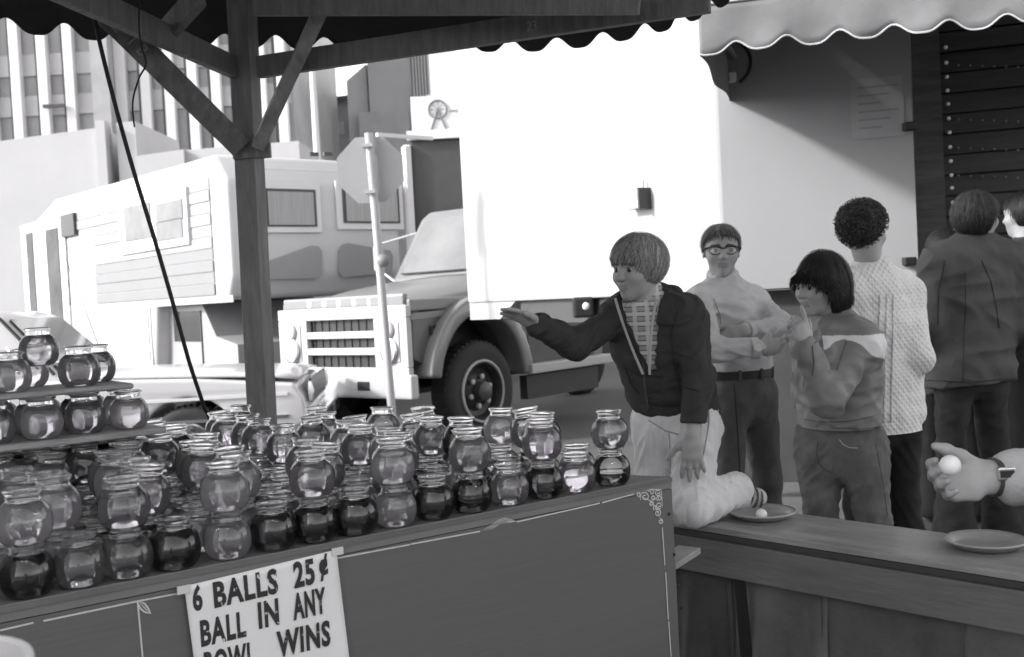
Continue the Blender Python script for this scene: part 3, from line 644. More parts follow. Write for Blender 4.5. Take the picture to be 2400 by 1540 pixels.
# ------------------------------------------------------------------ tossing counter
ZC = 0.65
C0 = PZ(1581, 1222, ZC); C1 = PZ(2400, 1347, ZC); ce = Vector((C1.x - C0.x, C1.y - C0.y, 0)).normalized(); cn = Vector((-ce.y, ce.x, 0))
if cn.y < 0: cn = -cn
ct = empty('toss_counter', (C0.x, C0.y, 0), 'long worn wooden counter with a dark canvas skirt, players leaning beyond it', 'counter', rz=math.atan2(ce.y, ce.x))
CW = 0.33; CLn = 3.4
M_ctop = mat('counter_top', .30, .28, .3, 3.5, .15, 20, stretch=(1, 6, 6), spec=.5); M_cfr = mat('counter_front', .145, .5, .2, 4, .25, 14, stretch=(1, 6, 6))
specks(M_cfr, 22, .70, .05); specks(M_ctop, 30, .70, .12); specks(M_ctop, 12, .70, .45)
MB().box((CLn / 2 - .5, CW / 2, ZC - .01), (CLn, CW, .02)).build('top_board', M_ctop, ct, local=True, bevel=.003)
MB().box((CLn / 2 - .5, .012, ZC - .031), (CLn, .02, .018)).build('edge_strip', M_dgrey, ct, local=True)
MB().box((CLn / 2 - .5, .004, ZC - .10), (CLn, .03, .115)).build('front_rail', M_cfr, ct, local=True, bevel=.003)
for k, x in enumerate((-.1, .95, 2.0)): MB().box((x, CW - .06, (ZC - .03) / 2), (.06, .06, ZC - .03)).build('leg', M_cfr, ct, local=True)
x = -.12; k = 0
widths = (.30, .36, .44, .34, .40, .5, .5)
for w in widths:
    gcol = (.085, .13, .09, .12, .10, .12, .1)[k]
    ph = 1.7 * k
    m = MB(); m.grid(26, 14, lambda u, v, w=w, x=x, ph=ph: (x + (w + .02) * u, .028 + .006 * (k % 2) + .034 * math.sin(9 * u + ph + .8 * v) * (.25 + v) + .018 * math.sin(21 * u + ph * 2 + v) * v, ZC - .13 - (ZC - .14) * v))
    m.build('skirt_panel', mat('canvas_skirt_%d' % k, gcol, .9, .35, 3, .35, 60), ct, local=True, smooth=True, solid=.003)
    MB().tube([(x + w + .003, .022 + .016 * math.sin(9 + ph) * (.3 + v) + .01 * math.sin(21 + ph * 2 + v) * v, ZC - .13 - (ZC - .14) * v) for v in [i / 10 for i in range(11)]], .0016, 5).build('skirt_seam', M_dgrey, ct, local=True)
    x += w; k += 1
MB().prism([(.235, .004, ZC - .16), (.275, .004, ZC - .16), (.305, .004, .01), (.255, .004, .01)], (0, -.004, 0)).build('strap', M_black, ct, local=True)

def dish(x, y, dia, label, h=.02):
    p = PZ(x, y, ZC); r = dia / 2; o = empty('dish', (p.x, p.y, ZC), label, 'dish', 'shallow dishes on the counter')
    MB().lathe([(.001, .004), (r * .74, .004), (r * .80, .008), (r * .97, h), (r, h + .002), (r, h + .005), (r * .965, h + .004), (r * .78, .0115), (r * .72, .007), (.001, .007)], (p.x, p.y, ZC), 48).build('plate', mat('dish_paint', .27, .3, .1, 6, spec=.5), o, smooth=True)
    MB().lathe([(r * .985, h + .003), (r * 1.004, h + .005), (r * .985, h + .0075)], (p.x, p.y, ZC), 48, None, False).build('rim', M_lgrey, o, smooth=True)
    return o, p
d1, p1 = dish(1787, 1214, .225, 'shallow grey dish holding a white ball beside the kneeling boy\'s foot')
d2, p2 = dish(2311, 1283, .225, 'shallow grey empty dish on the counter beside the hand holding a ball')
del d1['group'], d2['group']
def ball(p, label):
    m = MB(); n = 12; m.lathe([(max(.001, .019 * math.sin(math.pi * k / n)), -.019 * math.cos(math.pi * k / n)) for k in range(n + 1)], p, 24); return tag(m.build('ping_pong_ball', M_ball, smooth=True), label, 'ball')
bp_ = PZ(1785, 1219, ZC + .007); ball((bp_.x, bp_.y, ZC + .026), 'white ping-pong ball lying in the dish by the boy')
bq_ = PZ(1749, 1209, ZC + .007); 

# ------------------------------------------------------------------ booth frame and canopy
PD = 4.3
pt = P(566, 0, PD); pb = P(612, 925, PD); pdir = (pb - pt); ptop = pt - pdir * .25; pbot = pt + pdir * (pt.z / (pt.z - pb.z))
bf = empty('booth_timberwork', pbot, 'dark wooden corner post with braces and rails under the canopy', 'booth frame')
MB().beam(pbot, ptop, .088, .088, up=(-.25, -.97, 0)).build('post', M_wood, bf, bevel=.004)
J = P(578, 345, PD - .06)
def rail(a, b, w, t, name, mm, up=(0, 0, 1), bev=.003): return MB().beam(a, b, w, t, up).build(name, mm, bf, bevel=bev)
# left rail runs from the post towards us, right rail along the back
rl0 = P(552, 160, PD - .02); rl1 = P(160, -20, 3.15); rail(rl0, rl1 + (rl1 - rl0) * .5, .035, .085, 'rail', M_wood)
rr0 = P(606, 158, PD - .02); rr1 = P(1420, 36, 3.72); rail(rr0, rr1 + (rr1 - rr0) * .25, .035, .085, 'rail', M_wood)
# braces
b0 = P(562, 343, PD - .10); b1 = P(205, -12, 3.60); lbr = rail(b0, b1 + (b1 - b0) * .12, .045, .088, 'brace', M_wood, up=(.7, 0, .72))
c0 = P(604, 343, PD - .10); c1 = P(772, -20, 3.95); rbr = rail(c0, c1 + (c1 - c0) * .12, .05, .06, 'brace', M_woodl, up=(.5, -.5, .6))
k0 = P(390, 75, 3.8); k1 = P(470, -15, 3.6); rail(k0, k1, .03, .085, 'strut', M_wood)
hz0 = P(596, 8, 3.9); hz1 = P(1500, 0, 3.4); rail(hz0, hz1, .03, .09, 'rafter', M_wood)
jn = MB().box(P(590, 345, PD - .045), (.15, .03, .09)).build('gusset', M_wood, bf, bevel=.004)
# chalk marks on the timbers
M_chalk = mat('chalk', .42, .8, .3, 40)
def on_beam(a, b, up, t, w, frac, off, size, s, flip=False):
    a = Vector(a); b = Vector(b); d = (b - a).normalized(); x = d.cross(Vector(up)).normalized(); u = x.cross(d)
    nrm = [v for v in (x, -x, u, -u)]; view = (CP - (a + (b - a) * frac)).normalized(); best = max(nrm, key=lambda v: v.dot(view))
    half = (w if abs(best.dot(x)) > .9 else t) / 2; side_ = u if abs(best.dot(x)) > .9 else x
    xd = -d if flip else d; yd = best.cross(xd)
    c = a + (b - a) * frac + best * (half + .0015) + yd * off
    return text_part('chalk_mark', s, frame(c, xd, yd), size, .85, M_chalk, bf)
on_beam(b0, b1 + (b1 - b0) * .12, (.7, 0, .72), .088, .045, .76, -.022, .062, '2', True)
on_beam(b0, b1 + (b1 - b0) * .12, (.7, 0, .72), .088, .045, .685, -.022, .062, 'T', True)
on_beam(b0, b1 + (b1 - b0) * .12, (.7, 0, .72), .088, .045, .63, -.022, .062, 'B', True)
on_beam(rr0, rr1 + (rr1 - rr0) * .25, (0, 0, 1), .085, .035, .64, -.02, .05, '23')
on_beam(c0, c1 + (c1 - c0) * .12, (.5, -.5, .6), .06, .05, .78, -.02, .045, 'N'); on_beam(c0, c1 + (c1 - c0) * .12, (.5, -.5, .6), .06, .05, .86, -.02, .045, 'Z')

# canopy: valance line all round, roof above
ZV = 2.58
vis = [(-260, 52), (0, 72), (200, 92), (370, 103), (560, 110), (700, 115), (900, 118), (1100, 121), (1220, 120), (1330, 113), (1420, 103), (1500, 88), (1570, 68), (1640, 40), (1760, -20)]
line_ = [PZ(x, y, ZV) for x, y in vis]
# resample evenly
def resample(pts, step):
    out = [pts[0].copy()]; acc = 0.0
    for a, b in zip(pts, pts[1:]):
        L = (b - a).length; t = step - acc
        while t <= L: out.append(a + (b - a) * (t / L)); t += step
        acc = (acc + L) % step if L >= step - acc else acc + L
    return out
loop = line_ + [Vector((1.9, 3.3, ZV)), Vector((2.5, 2.2, ZV)), Vector((2.4, 1.2, ZV)), Vector((-2.3, 1.2, ZV)), Vector((-2.3, 2.4, ZV)), line_[0]]
cp_root = empty('booth_canopy', (0.1, 1.6, 0), 'dark canvas canopy with a scalloped valance over the bowl stand', 'canopy')
VL = resample(loop, .012)
VP_, VH = .215, .30
def vz(i): return ZV + .058 * (.5 + .5 * math.cos(2 * math.pi * (i * .012 / VP_) + .9)) ** 1.7 - .004
apex = Vector((0.1, 2.4, 3.55))
m = MB(); n = len(VL); vs = []
for i, p in enumerate(VL):
    for j in range(4):
        t = j / 3; zb = vz(i); wob = .012 * math.sin(i * .09) * (1 - t); c = (p - Vector((apex.x, apex.y, p.z))).normalized()
        vs.append(Vector((p.x, p.y, zb + (ZV + VH - zb) * t)) + c * wob)
m.add(vs, [(4 * i + j, 4 * (i + 1) + j, 4 * (i + 1) + j + 1, 4 * i + j + 1) for i in range(n - 1) for j in range(3)])
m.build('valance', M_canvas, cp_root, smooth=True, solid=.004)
RL = [VL[i] for i in range(0, n, 10)] + [VL[-1]]
m = MB(); vs = []; nr = len(RL)
for p in RL:
    for j in range(9):
        t = j / 8; q = Vector((p.x, p.y, ZV + VH)).lerp(apex, t); q.z -= .10 * math.sin(math.pi * t); vs.append(q)
m.add(vs, [(9 * i + j, 9 * (i + 1) + j, 9 * (i + 1) + j + 1, 9 * i + j + 1) for i in range(nr - 1) for j in range(8)])
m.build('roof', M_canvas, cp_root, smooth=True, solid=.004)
MB().tube([apex - Z * .02, Vector((2.4, 1.2, ZV + VH - .02))], .03, 8).build('ridge_pole', M_wood, cp_root)
for sx, sy in ((2.35, 1.25), (-2.25, 1.25), (1.9, 3.25)): MB().box((sx, sy, (ZV + VH) / 2), (.08, .08, ZV + VH - .02)).build('corner_post', M_wood, cp_root)

# hanging cords
def smooth_path(pts, n=8):
    out = []
    for i in range(len(pts) - 1):
        p0 = pts[max(i - 1, 0)]; p1 = pts[i]; p2 = pts[i + 1]; p3 = pts[min(i + 2, len(pts) - 1)]
        for k in range(n):
            t = k / n; out.append(.5 * ((2 * p1) + (p2 - p0) * t + (2 * p0 - 5 * p1 + 4 * p2 - p3) * t * t + (3 * p1 - p0 - 3 * p2 + p3) * t ** 3))
    return out + [pts[-1]]
cd = [P(205, -60, 3.55), P(225, 60, 3.56), P(262, 215, 3.58), P(310, 390, 3.6), P(362, 560, 3.62), P(408, 720, 3.66), P(444, 850, 3.72), P(475, 945, 3.78), P(500, 1040, 3.85)]
cd.append(Vector((cd[-1].x, cd[-1].y, .3))); cd.append(Vector((cd[-1].x + .1, cd[-1].y + .05, .01)))
tag(MB().tube(smooth_path(cd), .0075, 8).build('power_cord', M_rope, smooth=True), 'thick black cord hanging from the canopy down behind the bowls', 'cord')
c2 = [P(328, -40, 3.45), P(326, 60, 3.46), P(332, 110, 3.48), P(342, 150, 3.5), P(325, 185, 3.52), P(311, 240, 3.54), P(315, 298, 3.56)]
tag(MB().tube(smooth_path(c2), .0032, 6).build('thin_wire', M_rope, smooth=True), 'thin loose wire dangling in front of the brace', 'wire')

# added unseen tarpaulin wall and roof that keep the low sun off the booth
nb = empty('sun_blocker', (-3.2, 1.5, 0), 'added unseen tarpaulin wall blocking the low sun left of the booth', 'sun blocker')
M_tarp = mat('tarpaulin', .55, .8, .15, 2, .3, 5)  # pale so the added wall also bounces light into the booth
MB().box((-3.6, 1.0, 2.3), (1.1, 6.8, 4.6)).build('blocker_wall', M_tarp, nb, bevel=.03)
MB().prism([(-4.2, -2.5, 4.61), (-3.0, -2.5, 4.61), (-3.6, -2.5, 4.9)], (0, 7.0, 0)).build('roof', M_canvas, nb)

# ------------------------------------------------------------------ fishbowls
BD = 0.0985; BR = BD / 2; BH = BD * 1.0
def shader(name):
    m = bpy.data.materials.new(name); m.use_nodes = True; nt = m.node_tree; nt.nodes.clear(); return m, nt, nt.nodes.new('ShaderNodeOutputMaterial')
M_gl, nt, out = shader('thin_glass')
tr_n = nt.nodes.new('ShaderNodeBsdfTransparent'); tr_n.inputs[0].default_value = (.985, .985, .988, 1)
gn = nt.nodes.new('ShaderNodeBsdfGlossy'); gn.inputs['Roughness'].default_value = .02
lw = nt.nodes.new('ShaderNodeFresnel'); lw.inputs['IOR'].default_value = 1.65
mx = nt.nodes.new('ShaderNodeMixShader'); nt.links.new(lw.outputs[0], mx.inputs[0]); nt.links.new(tr_n.outputs[0], mx.inputs[1]); nt.links.new(gn.outputs[0], mx.inputs[2]); nt.links.new(mx.outputs[0], out.inputs[0])
M_rimg, nt, out = shader('thick_glass')
gg = nt.nodes.new('ShaderNodeBsdfGlass'); gg.inputs['IOR'].default_value = 1.5; gg.inputs['Color'].default_value = (.99, .99, .992, 1); gg.inputs['Roughness'].default_value = .03; nt.links.new(gg.outputs[0], out.inputs[0])
def water_mat(name, c, cloud=0.1, rough=0.0):
    m, nt, out = shader(name); w = nt.nodes.new('ShaderNodeBsdfRefraction'); w.inputs['IOR'].default_value = 1.33; w.inputs['Color'].default_value = (c, c * .99, c * 1.005, 1); w.inputs['Roughness'].default_value = rough
    gl_ = nt.nodes.new('ShaderNodeBsdfGlossy'); gl_.inputs['Roughness'].default_value = .02; fr = nt.nodes.new('ShaderNodeFresnel'); fr.inputs['IOR'].default_value = 1.33
    mx = nt.nodes.new('ShaderNodeMixShader'); nt.links.new(fr.outputs[0], mx.inputs[0]); nt.links.new(w.outputs[0], mx.inputs[1]); nt.links.new(gl_.outputs[0], mx.inputs[2]); 
    tl_ = nt.nodes.new('ShaderNodeBsdfTranslucent'); tl_.inputs[0].default_value = (.85, .85, .855, 1); df_ = nt.nodes.new('ShaderNodeBsdfDiffuse'); df_.inputs[0].default_value = (.7, .7, .705, 1)
    ad = nt.nodes.new('ShaderNodeMixShader'); ad.inputs[0].default_value = .5; nt.links.new(tl_.outputs[0], ad.inputs[1]); nt.links.new(df_.outputs[0], ad.inputs[2])
    m2 = nt.nodes.new('ShaderNodeMixShader'); m2.inputs[0].default_value = cloud; nt.links.new(mx.outputs[0], m2.inputs[1]); nt.links.new(ad.outputs[0], m2.inputs[2]); nt.links.new(m2.outputs[0], out.inputs[0]); return m
WM = {'clear': water_mat('clear_water', .995, .06), 'pale': water_mat('pale_water', .98, .20), 'grey': water_mat('tinted_water', .88, .11), 'dark': water_mat('dark_dyed_water', .50, .04)}
M_milk = mat('milky_water', .62, .25, .05, 4)
# profiles (radius, height) in bowl diameters
outer = [(.001, .012), (.20, .010), (.30, .0), (.345, .012), (.40, .06), (.455, .145), (.49, .26), (.5, .375), (.492, .49), (.465, .60), (.42, .69), (.37, .75), (.325, .79)]
lip = [(.325, .79), (.308, .81), (.302, .84), (.302, .90), (.315, .93), (.338, .948), (.352, .958), (.357, .975), (.351, .992), (.336, 1.0), (.320, .992), (.313, .975), (.298, .945), (.283, .90), (.283, .84), (.293, .805), (.312, .782), (.325, .79)]
def prof_mesh(name, pts, n=36):
    m = MB(); m.lathe([(r * BD, z * BD) for r, z in pts], (0, 0, 0), n, None, False); o = m.build(name, None, smooth=True, merge=True); me = o.data; bpy.data.objects.remove(o); return me
def inside(level):
    pts = [(.001, .03), (.20, .028), (.30, .022), (.335, .03)]
    for r, z in outer[4:]:
        if z < level: pts.append((r - .014, z))
    # cut at the level
    for (r0, z0), (r1, z1) in zip(outer, outer[1:]):
        if z0 <= level <= z1 and z1 > z0: rl = r0 + (r1 - r0) * (level - z0) / (z1 - z0) - .014
    return pts + [(rl, level), (rl * .97, level - .004), (.001, level - .004)]
me_glass = prof_mesh('bowl_glass', outer); me_lip = prof_mesh('rim', lip, 36)
me_water = {0: prof_mesh('water', inside(.71)), 1: prof_mesh('water', inside(.62)), 2: prof_mesh('water', inside(.36)), 3: prof_mesh('water', inside(.75))}
me_glass.materials.append(M_gl); me_lip.materials.append(M_rimg)
LV = {}
for lv in me_water:
    for tone in list(WM) + ['milk']:
        mm = me_water[lv].copy(); mm.name = 'water'; mm.materials.append(WM.get(tone, M_milk)); LV[lv, tone] = mm
WORD = {'clear': 'clear water', 'pale': 'pale water', 'grey': 'grey tinted water', 'dark': 'dark dyed water', 'milk': 'milky white water'}
BOWLS = []
ORD = ['first', 'second', 'third', 'fourth', 'fifth', 'sixth', 'seventh', 'eighth', 'ninth', 'tenth', 'eleventh', 'twelfth', 'thirteenth', 'fourteenth', 'fifteenth', 'sixteenth', 'seventeenth', 'eighteenth', 'nineteenth', 'twentieth', 'twenty-first', 'twenty-second']
def bowl(p, tone, lv, where, group, tilt=0.0):
    o = empty('fishbowl', p, None, 'fishbowl', group)
    half = ' half filled with ' if lv == 2 else ' of '
    o['label'] = 'fishbowl' + half + WORD[tone] + ', ' + where
    o.rotation_euler = (tilt * random.uniform(-1, 1), tilt * random.uniform(-1, 1), random.uniform(0, 6.28))
    sc_ = random.uniform(.965, 1.025); o.scale = (sc_, sc_, random.uniform(.97, 1.01) if 'layer' in group and 'bottom' in group else sc_)
    for nm, me in (('bowl_glass', me_glass), ('rim', me_lip), ('water', LV[lv, tone])):
        c = bpy.data.objects.new(nm, me); COL.objects.link(c); c.parent = o
    BOWLS.append(o); return o
def tone_pick(): return random.choices(('clear', 'pale', 'grey', 'dark'), (.42, .34, .12, .12))[0]
def s_for_x(x, t, z):
    """distance along the front edge at which a bowl set back by t shows at picture column x"""
    lo, hi = -2.4, .2
    for _ in range(40):
        mid = (lo + hi) / 2; q = Vector((SR_.x, SR_.y, z)) + e * mid + gdir * t
        if proj(q)[0] < x: lo = mid
        else: hi = mid
    return (lo + hi) / 2
def spot(s, t, z): return Vector((SR_.x, SR_.y, z)) + e * s + gdir * t
T0 = .037
rowx = (1433, 1350, 1274, 1193, 1105, 1015, 926, 832, 737, 640, 533, 408, 297, 188, 64)
S0 = [s_for_x(x, T0, ZS + .05) for x in rowx]
while S0[-1] > -2.0: S0.append(S0[-1] - .107)
front_t = {0: ('dark', 2), 1: ('clear', 0), 2: ('dark', 0), 3: ('clear', 0), 4: ('dark', 2), 5: ('dark', 0), 6: ('pale', 0), 7: ('dark', 0), 8: ('dark', 0), 9: ('dark', 0), 10: ('pale', 0), 11: ('dark', 0), 12: ('grey', 0), 13: ('grey', 0), 14: ('dark', 0)}
front_up = {0: 'grey', 2: 'clear', 4: 'grey', 6: 'pale', 8: 'clear', 10: 'pale', 12: 'clear', 14: 'pale'}
GS = .118; UP = BH * .965
# tower boards: where they stand no loose upper bowl is set
tw = spot(-1.27, .70, 0)
tower_c = PZ(150, 1035, ZS + 2 * BH - .002); tower_c = Vector((tower_c.x, tower_c.y, 0)) + nbk * .10
def in_tower(p, r=.0):
    d = Vector((p.x, p.y, 0)) - tower_c; return abs(d.dot(e)) < .225 + r and abs(d.dot(nbk)) < .21 + r
for j in range(12):
    t = T0 + GS * j
    for i, s in enumerate(S0):
        jit = 0 if j == 0 else .006
        q = spot(s + random.uniform(-jit, jit) + (0.03 * (j % 2) if j else 0), t + random.uniform(-jit, jit), ZS + .001)
        px = proj(q)[0]
        if px < -110 or px > 1500: continue
        if j == 0: tone, lv = front_t.get(i, ('grey', 0))
        else: tone, lv = tone_pick(), random.choice((0, 0, 1, 3))
        bowl(q, tone, lv, '%s from scrollwork end, %s row, bottom layer' % (ORD[i], ORD[j]), 'bottom layer of fishbowls')
        up = (i in front_up) if j == 0 else ((i + (j % 2) + (j // 3)) % 2 == 0 and random.random() < .86)
        if in_tower(q, .0): 
            up = True
        if up:
            tn = front_up[i] if j == 0 else tone_pick()
            if j == 2 and i == 3: tn = 'milk'
            under = in_tower(q, .0)
            bowl(q + Z * UP, tn, random.choice((0, 0, 3, 1)), '%s from scrollwork end, %s row, %s' % (ORD[i], ORD[j], 'beneath tower board' if under else 'upper layer'), 'upper layer of fishbowls', 0 if (j == 0 or under) else .09)
# tower of two boards
Re = Matrix((e, nbk, Z)).transposed()
zb1 = ZS + UP + BH + .002
bd1 = MB().box(tower_c + Z * (zb1 + .008), (.45, .38, .016), Re).build('board', M_board, bevel=.006, seg=3)
tag(bd1, 'larger bare plywood board lying on the bowls, lower tier of the tower', 'board')
lay1 = [(-.16, -.13), (-.055, -.135), (.05, -.115), (.155, -.12), (-.16, -.02), (-.05, -.01), (.06, -.005), (.165, .0), (-.11, .10), (.0, .11), (.11, .10)]
for k, (a, b) in enumerate(lay1): bowl(tower_c + e * a + nbk * b + Z * (zb1 + .0165), ('grey', 'pale', 'grey', 'pale')[k % 4], 0, 'larger tower board, %s from near end, %s line' % (ORD[k % 4] if k < 8 else ORD[k - 8], ('front', 'middle', 'rear')[k // 4]), 'fishbowls on the larger tower board')
zb2 = zb1 + .0165 + BH + .001
bd2 = MB().box(tower_c + nbk * -.02 + Z * (zb2 + .0075), (.335, .235, .015), Re).build('board', M_board, bevel=.009, seg=3)
tag(bd2, 'smaller bare plywood board, upper tier of the bowl tower', 'board')
for k, (a, b) in enumerate([(-.108, -.06), (.05, -.065), (.118, .05), (-.04, .085)]): bowl(tower_c + e * a + nbk * (b - .02) + Z * (zb2 + .0155), ('pale', 'clear', 'grey', 'pale')[k], 0, 'smaller tower board, ' + ('front, away from post', 'front, toward post', 'rear, toward post', 'rear, away from post')[k], 'fishbowls on the smaller tower board')
bowl(tower_c + e * -.03 + nbk * -.03 + Z * (zb2 + .0155 + BH * .58), 'grey', 0, 'crowning the bowl tower', 'top fishbowl'); del BOWLS[-1]['group']
# white bucket at the very edge of the view, on a tall stool
bk = P(-235, 1690, 1.0)
sl = empty('stool', (bk.x, bk.y, 0), 'tall plain wooden stool beneath the white bucket', 'stool')
MB().lathe([(.15, 0), (.15, .025)], (bk.x, bk.y, bk.z - .17), 28).build('seat', M_woodl, sl, bevel=.004)
for k in range(4):
    a_ = k * math.pi / 2 + .6; MB().tube([(bk.x + .10 * math.cos(a_), bk.y + .10 * math.sin(a_), bk.z - .165), (bk.x + .16 * math.cos(a_), bk.y + .16 * math.sin(a_), 0)], .016, 8).build('leg', M_woodl, sl)
bkr = empty('bucket', (bk.x, bk.y, bk.z - .145), 'plain white bucket standing before the bowl stand', 'bucket')
MB().lathe([(.001, 0), (.085, 0), (.115, .185), (.110, .185), (.082, .006), (.001, .006)], (bk.x, bk.y, bk.z - .144), 40).build('pail', M_white, bkr, smooth='auto')
MB().tube([(bk.x + .115 * math.cos(k * math.pi / 18), bk.y + .115 * math.sin(k * math.pi / 18), bk.z + .041) for k in range(37)], .005, 6).build('rim', M_white, bkr)

# string of lit bulbs under the near edge of the canopy
ls = empty('light_string', (0, 1.15, 2.45), 'string of small lit bulbs hung under the near canopy edge', 'light string')
M_lit = bpy.data.materials.new('lit_bulb'); M_lit.use_nodes = True; bb = M_lit.node_tree.nodes['Principled BSDF']; bb.inputs['Emission Color'].default_value = (1, .99, .97, 1); bb.inputs['Emission Strength'].default_value = 20; bb.inputs['Base Color'].default_value = (.8, .8, .8, 1)
MB().tube(smooth_path([Vector((-1.9 + .42 * k, 1.15 + .05 * math.sin(k), 2.46 - .03 * (k % 2))) for k in range(10)]), .006, 6).build('cord', M_rope, ls)
for k in range(10):
    MB().lathe([(.001, -.045), (.02, -.035), (.026, -.015), (.018, .01), (.010, .02), (.001, .021)], (-1.9 + .42 * k, 1.15 + .05 * math.sin(k), 2.44 - .03 * (k % 2)), 12).build('bulb', M_lit, ls, smooth=True)

# ------------------------------------------------------------------ people: smooth distance fields meshed into one body, clothes as further layers
V = Vector
def A(v): return np.array((v[0], v[1], v[2]), np.float32)
class Sdf:
    def __init__(s, lo, hi, h):
        s.h = h; s.lo = np.array(lo, np.float32); n = np.ceil((np.array(hi) - s.lo) / h).astype(int) + 1
        s.f = np.full(n, 1.0, np.float32); s.n = n
    def reg(s, lo, hi, pad):
        a = np.clip(np.floor((lo - pad - s.lo) / s.h).astype(int), 0, s.n); b = np.clip(np.ceil((hi + pad - s.lo) / s.h).astype(int) + 1, 0, s.n)
        if np.any(b - a < 1): return None, None
        sl = tuple(slice(a[i], b[i]) for i in range(3))
        ax = [(s.lo[i] + s.h * np.arange(a[i], b[i])).astype(np.float32) for i in range(3)]
        return sl, (ax[0][:, None, None], ax[1][None, :, None], ax[2][None, None, :])
    def comb(s, sl, d, k):
        f = s.f[sl]; hh = np.maximum(k - np.abs(f - d), 0) / k; s.f[sl] = np.minimum(f, d) - hh * hh * k * .25
    def cone(s, a, b, ra, rb, k=.02, w=None, sq=1.0):
        a = A(a); b = A(b); R = max(ra, rb) * max(1, sq); sl, X = s.reg(np.minimum(a, b) - R, np.maximum(a, b) + R, k + 2 * s.h)
        if sl is None: return
        ab = b - a; L2 = float(ab @ ab) + 1e-12
        v = [X[i] - a[i] for i in range(3)]; t = np.clip((v[0] * ab[0] + v[1] * ab[1] + v[2] * ab[2]) / L2, 0, 1)
        v = [v[i] - t * ab[i] for i in range(3)]
        if w is not None and sq != 1.0:
            w = A(V(w).normalized()); c = (v[0] * w[0] + v[1] * w[1] + v[2] * w[2]) * (1 / sq - 1); v = [v[i] + c * w[i] for i in range(3)]
        s.comb(sl, np.sqrt(v[0] ** 2 + v[1] ** 2 + v[2] ** 2) - (ra + (rb - ra) * t), k)
    def path(s, pts, rs, k=.02, w=None, sq=1.0):
        for i in range(len(pts) - 1): s.cone(pts[i], pts[i + 1], rs[i], rs[i + 1], k, w, sq)
    def elld(s, X, c, r, R):
        c = A(c); v = [X[i] - c[i] for i in range(3)]
        if R is not None:
            R = np.array(R, np.float32); v = [v[0] * R[0, j] + v[1] * R[1, j] + v[2] * R[2, j] for j in range(3)]
        k0 = np.sqrt((v[0] / r[0]) ** 2 + (v[1] / r[1]) ** 2 + (v[2] / r[2]) ** 2); k1 = np.sqrt((v[0] / r[0] ** 2) ** 2 + (v[1] / r[1] ** 2) ** 2 + (v[2] / r[2] ** 2) ** 2) + 1e-9
        return k0 * (k0 - 1) / k1
    def ell(s, c, r, R=None, k=.02, sub=False):
        m = max(r); sl, X = s.reg(A(c) - m, A(c) + m, k + 2 * s.h)
        if sl is None: return
        d = s.elld(X, c, r, R)
        if not sub: s.comb(sl, d, k)
        else:
            f = s.f[sl]; g_ = -d; hh = np.maximum(k - np.abs(f - g_), 0) / k; s.f[sl] = np.maximum(f, g_) + hh * hh * k * .25
    def carve(s, fn, lo, hi, k=.004):
        """keep only where fn >= 0 inside the box (fn in world metres)"""
        sl, X = s.reg(A(lo), A(hi), 0)
        if sl is None: return
        s.f[sl] = np.maximum(s.f[sl], -fn(X[0], X[1], X[2]).astype(np.float32))
    def clip_all(s, fn):
        ax = [(s.lo[i] + s.h * np.arange(s.n[i])).astype(np.float32) for i in range(3)]
        s.f = np.maximum(s.f, fn(ax[0][:, None, None], ax[1][None, :, None], ax[2][None, None, :]).astype(np.float32))
    def mesh(s, relax=2):
        f = s.f; sg_ = f < 0; n = s.n; c = [sg_[i:n[0] - 1 + i, j:n[1] - 1 + j, k:n[2] - 1 + k] for i in (0, 1) for j in (0, 1) for k in (0, 1)]
        tot = np.zeros(c[0].shape, np.int8)
        for q in c: tot += q
        idx = np.argwhere((tot > 0) & (tot < 8))
        off = np.array([(i, j, k) for i in (0, 1) for j in (0, 1) for k in (0, 1)])
        val = np.stack([f[idx[:, 0] + o[0], idx[:, 1] + o[1], idx[:, 2] + o[2]] for o in off], 1)
        acc = np.zeros((len(idx), 3)); cnt = np.zeros(len(idx))
        for a in range(8):
            for b in range(a + 1, 8):
                if np.abs(off[a] - off[b]).sum() != 1: continue
                m = (val[:, a] < 0) != (val[:, b] < 0); t = val[m, a] / (val[m, a] - val[m, b]); acc[m] += off[a] + (off[b] - off[a]) * t[:, None]; cnt[m] += 1
        co = (idx + acc / cnt[:, None]) * s.h + s.lo
        ids = np.full(tot.shape, -1, np.int32); ids[idx[:, 0], idx[:, 1], idx[:, 2]] = np.arange(len(idx))
        quads = []
        for ax_ in range(3):
            sh = [0, 0, 0]; sh[ax_] = 1
            A0 = sg_[:n[0] - sh[0], :n[1] - sh[1], :n[2] - sh[2]]; B0 = sg_[sh[0]:, sh[1]:, sh[2]:]
            ed = np.argwhere(A0 != B0); o1, o2 = [a for a in range(3) if a != ax_]
            ok = (ed[:, o1] > 0) & (ed[:, o2] > 0) & (ed[:, o1] < n[o1] - 1) & (ed[:, o2] < n[o2] - 1); ed = ed[ok]
            d1 = np.zeros(3, int); d1[o1] = 1; d2 = np.zeros(3, int); d2[o2] = 1
            cs = [ids[tuple((ed - p).T)] for p in (d1 + d2, d2, 0 * d1, d1)]
            q = np.stack(cs, 1); ins = A0[tuple(ed.T)]
            flip = ins if ax_ != 1 else ~ins
            q[~flip] = q[~flip][:, ::-1]; quads.append(q)
        q = np.concatenate(quads); q = q[(q >= 0).all(1)]
        for _ in range(relax):                              # light smoothing along the quad edges
            sm = np.zeros_like(co); ct_ = np.zeros(len(co))
            for a, b in ((0, 1), (1, 2), (2, 3), (3, 0)):
                np.add.at(sm, q[:, a], co[q[:, b]]); np.add.at(ct_, q[:, a], 1)
            co = co * .5 + .5 * sm / np.maximum(ct_, 1)[:, None]
        return co, q
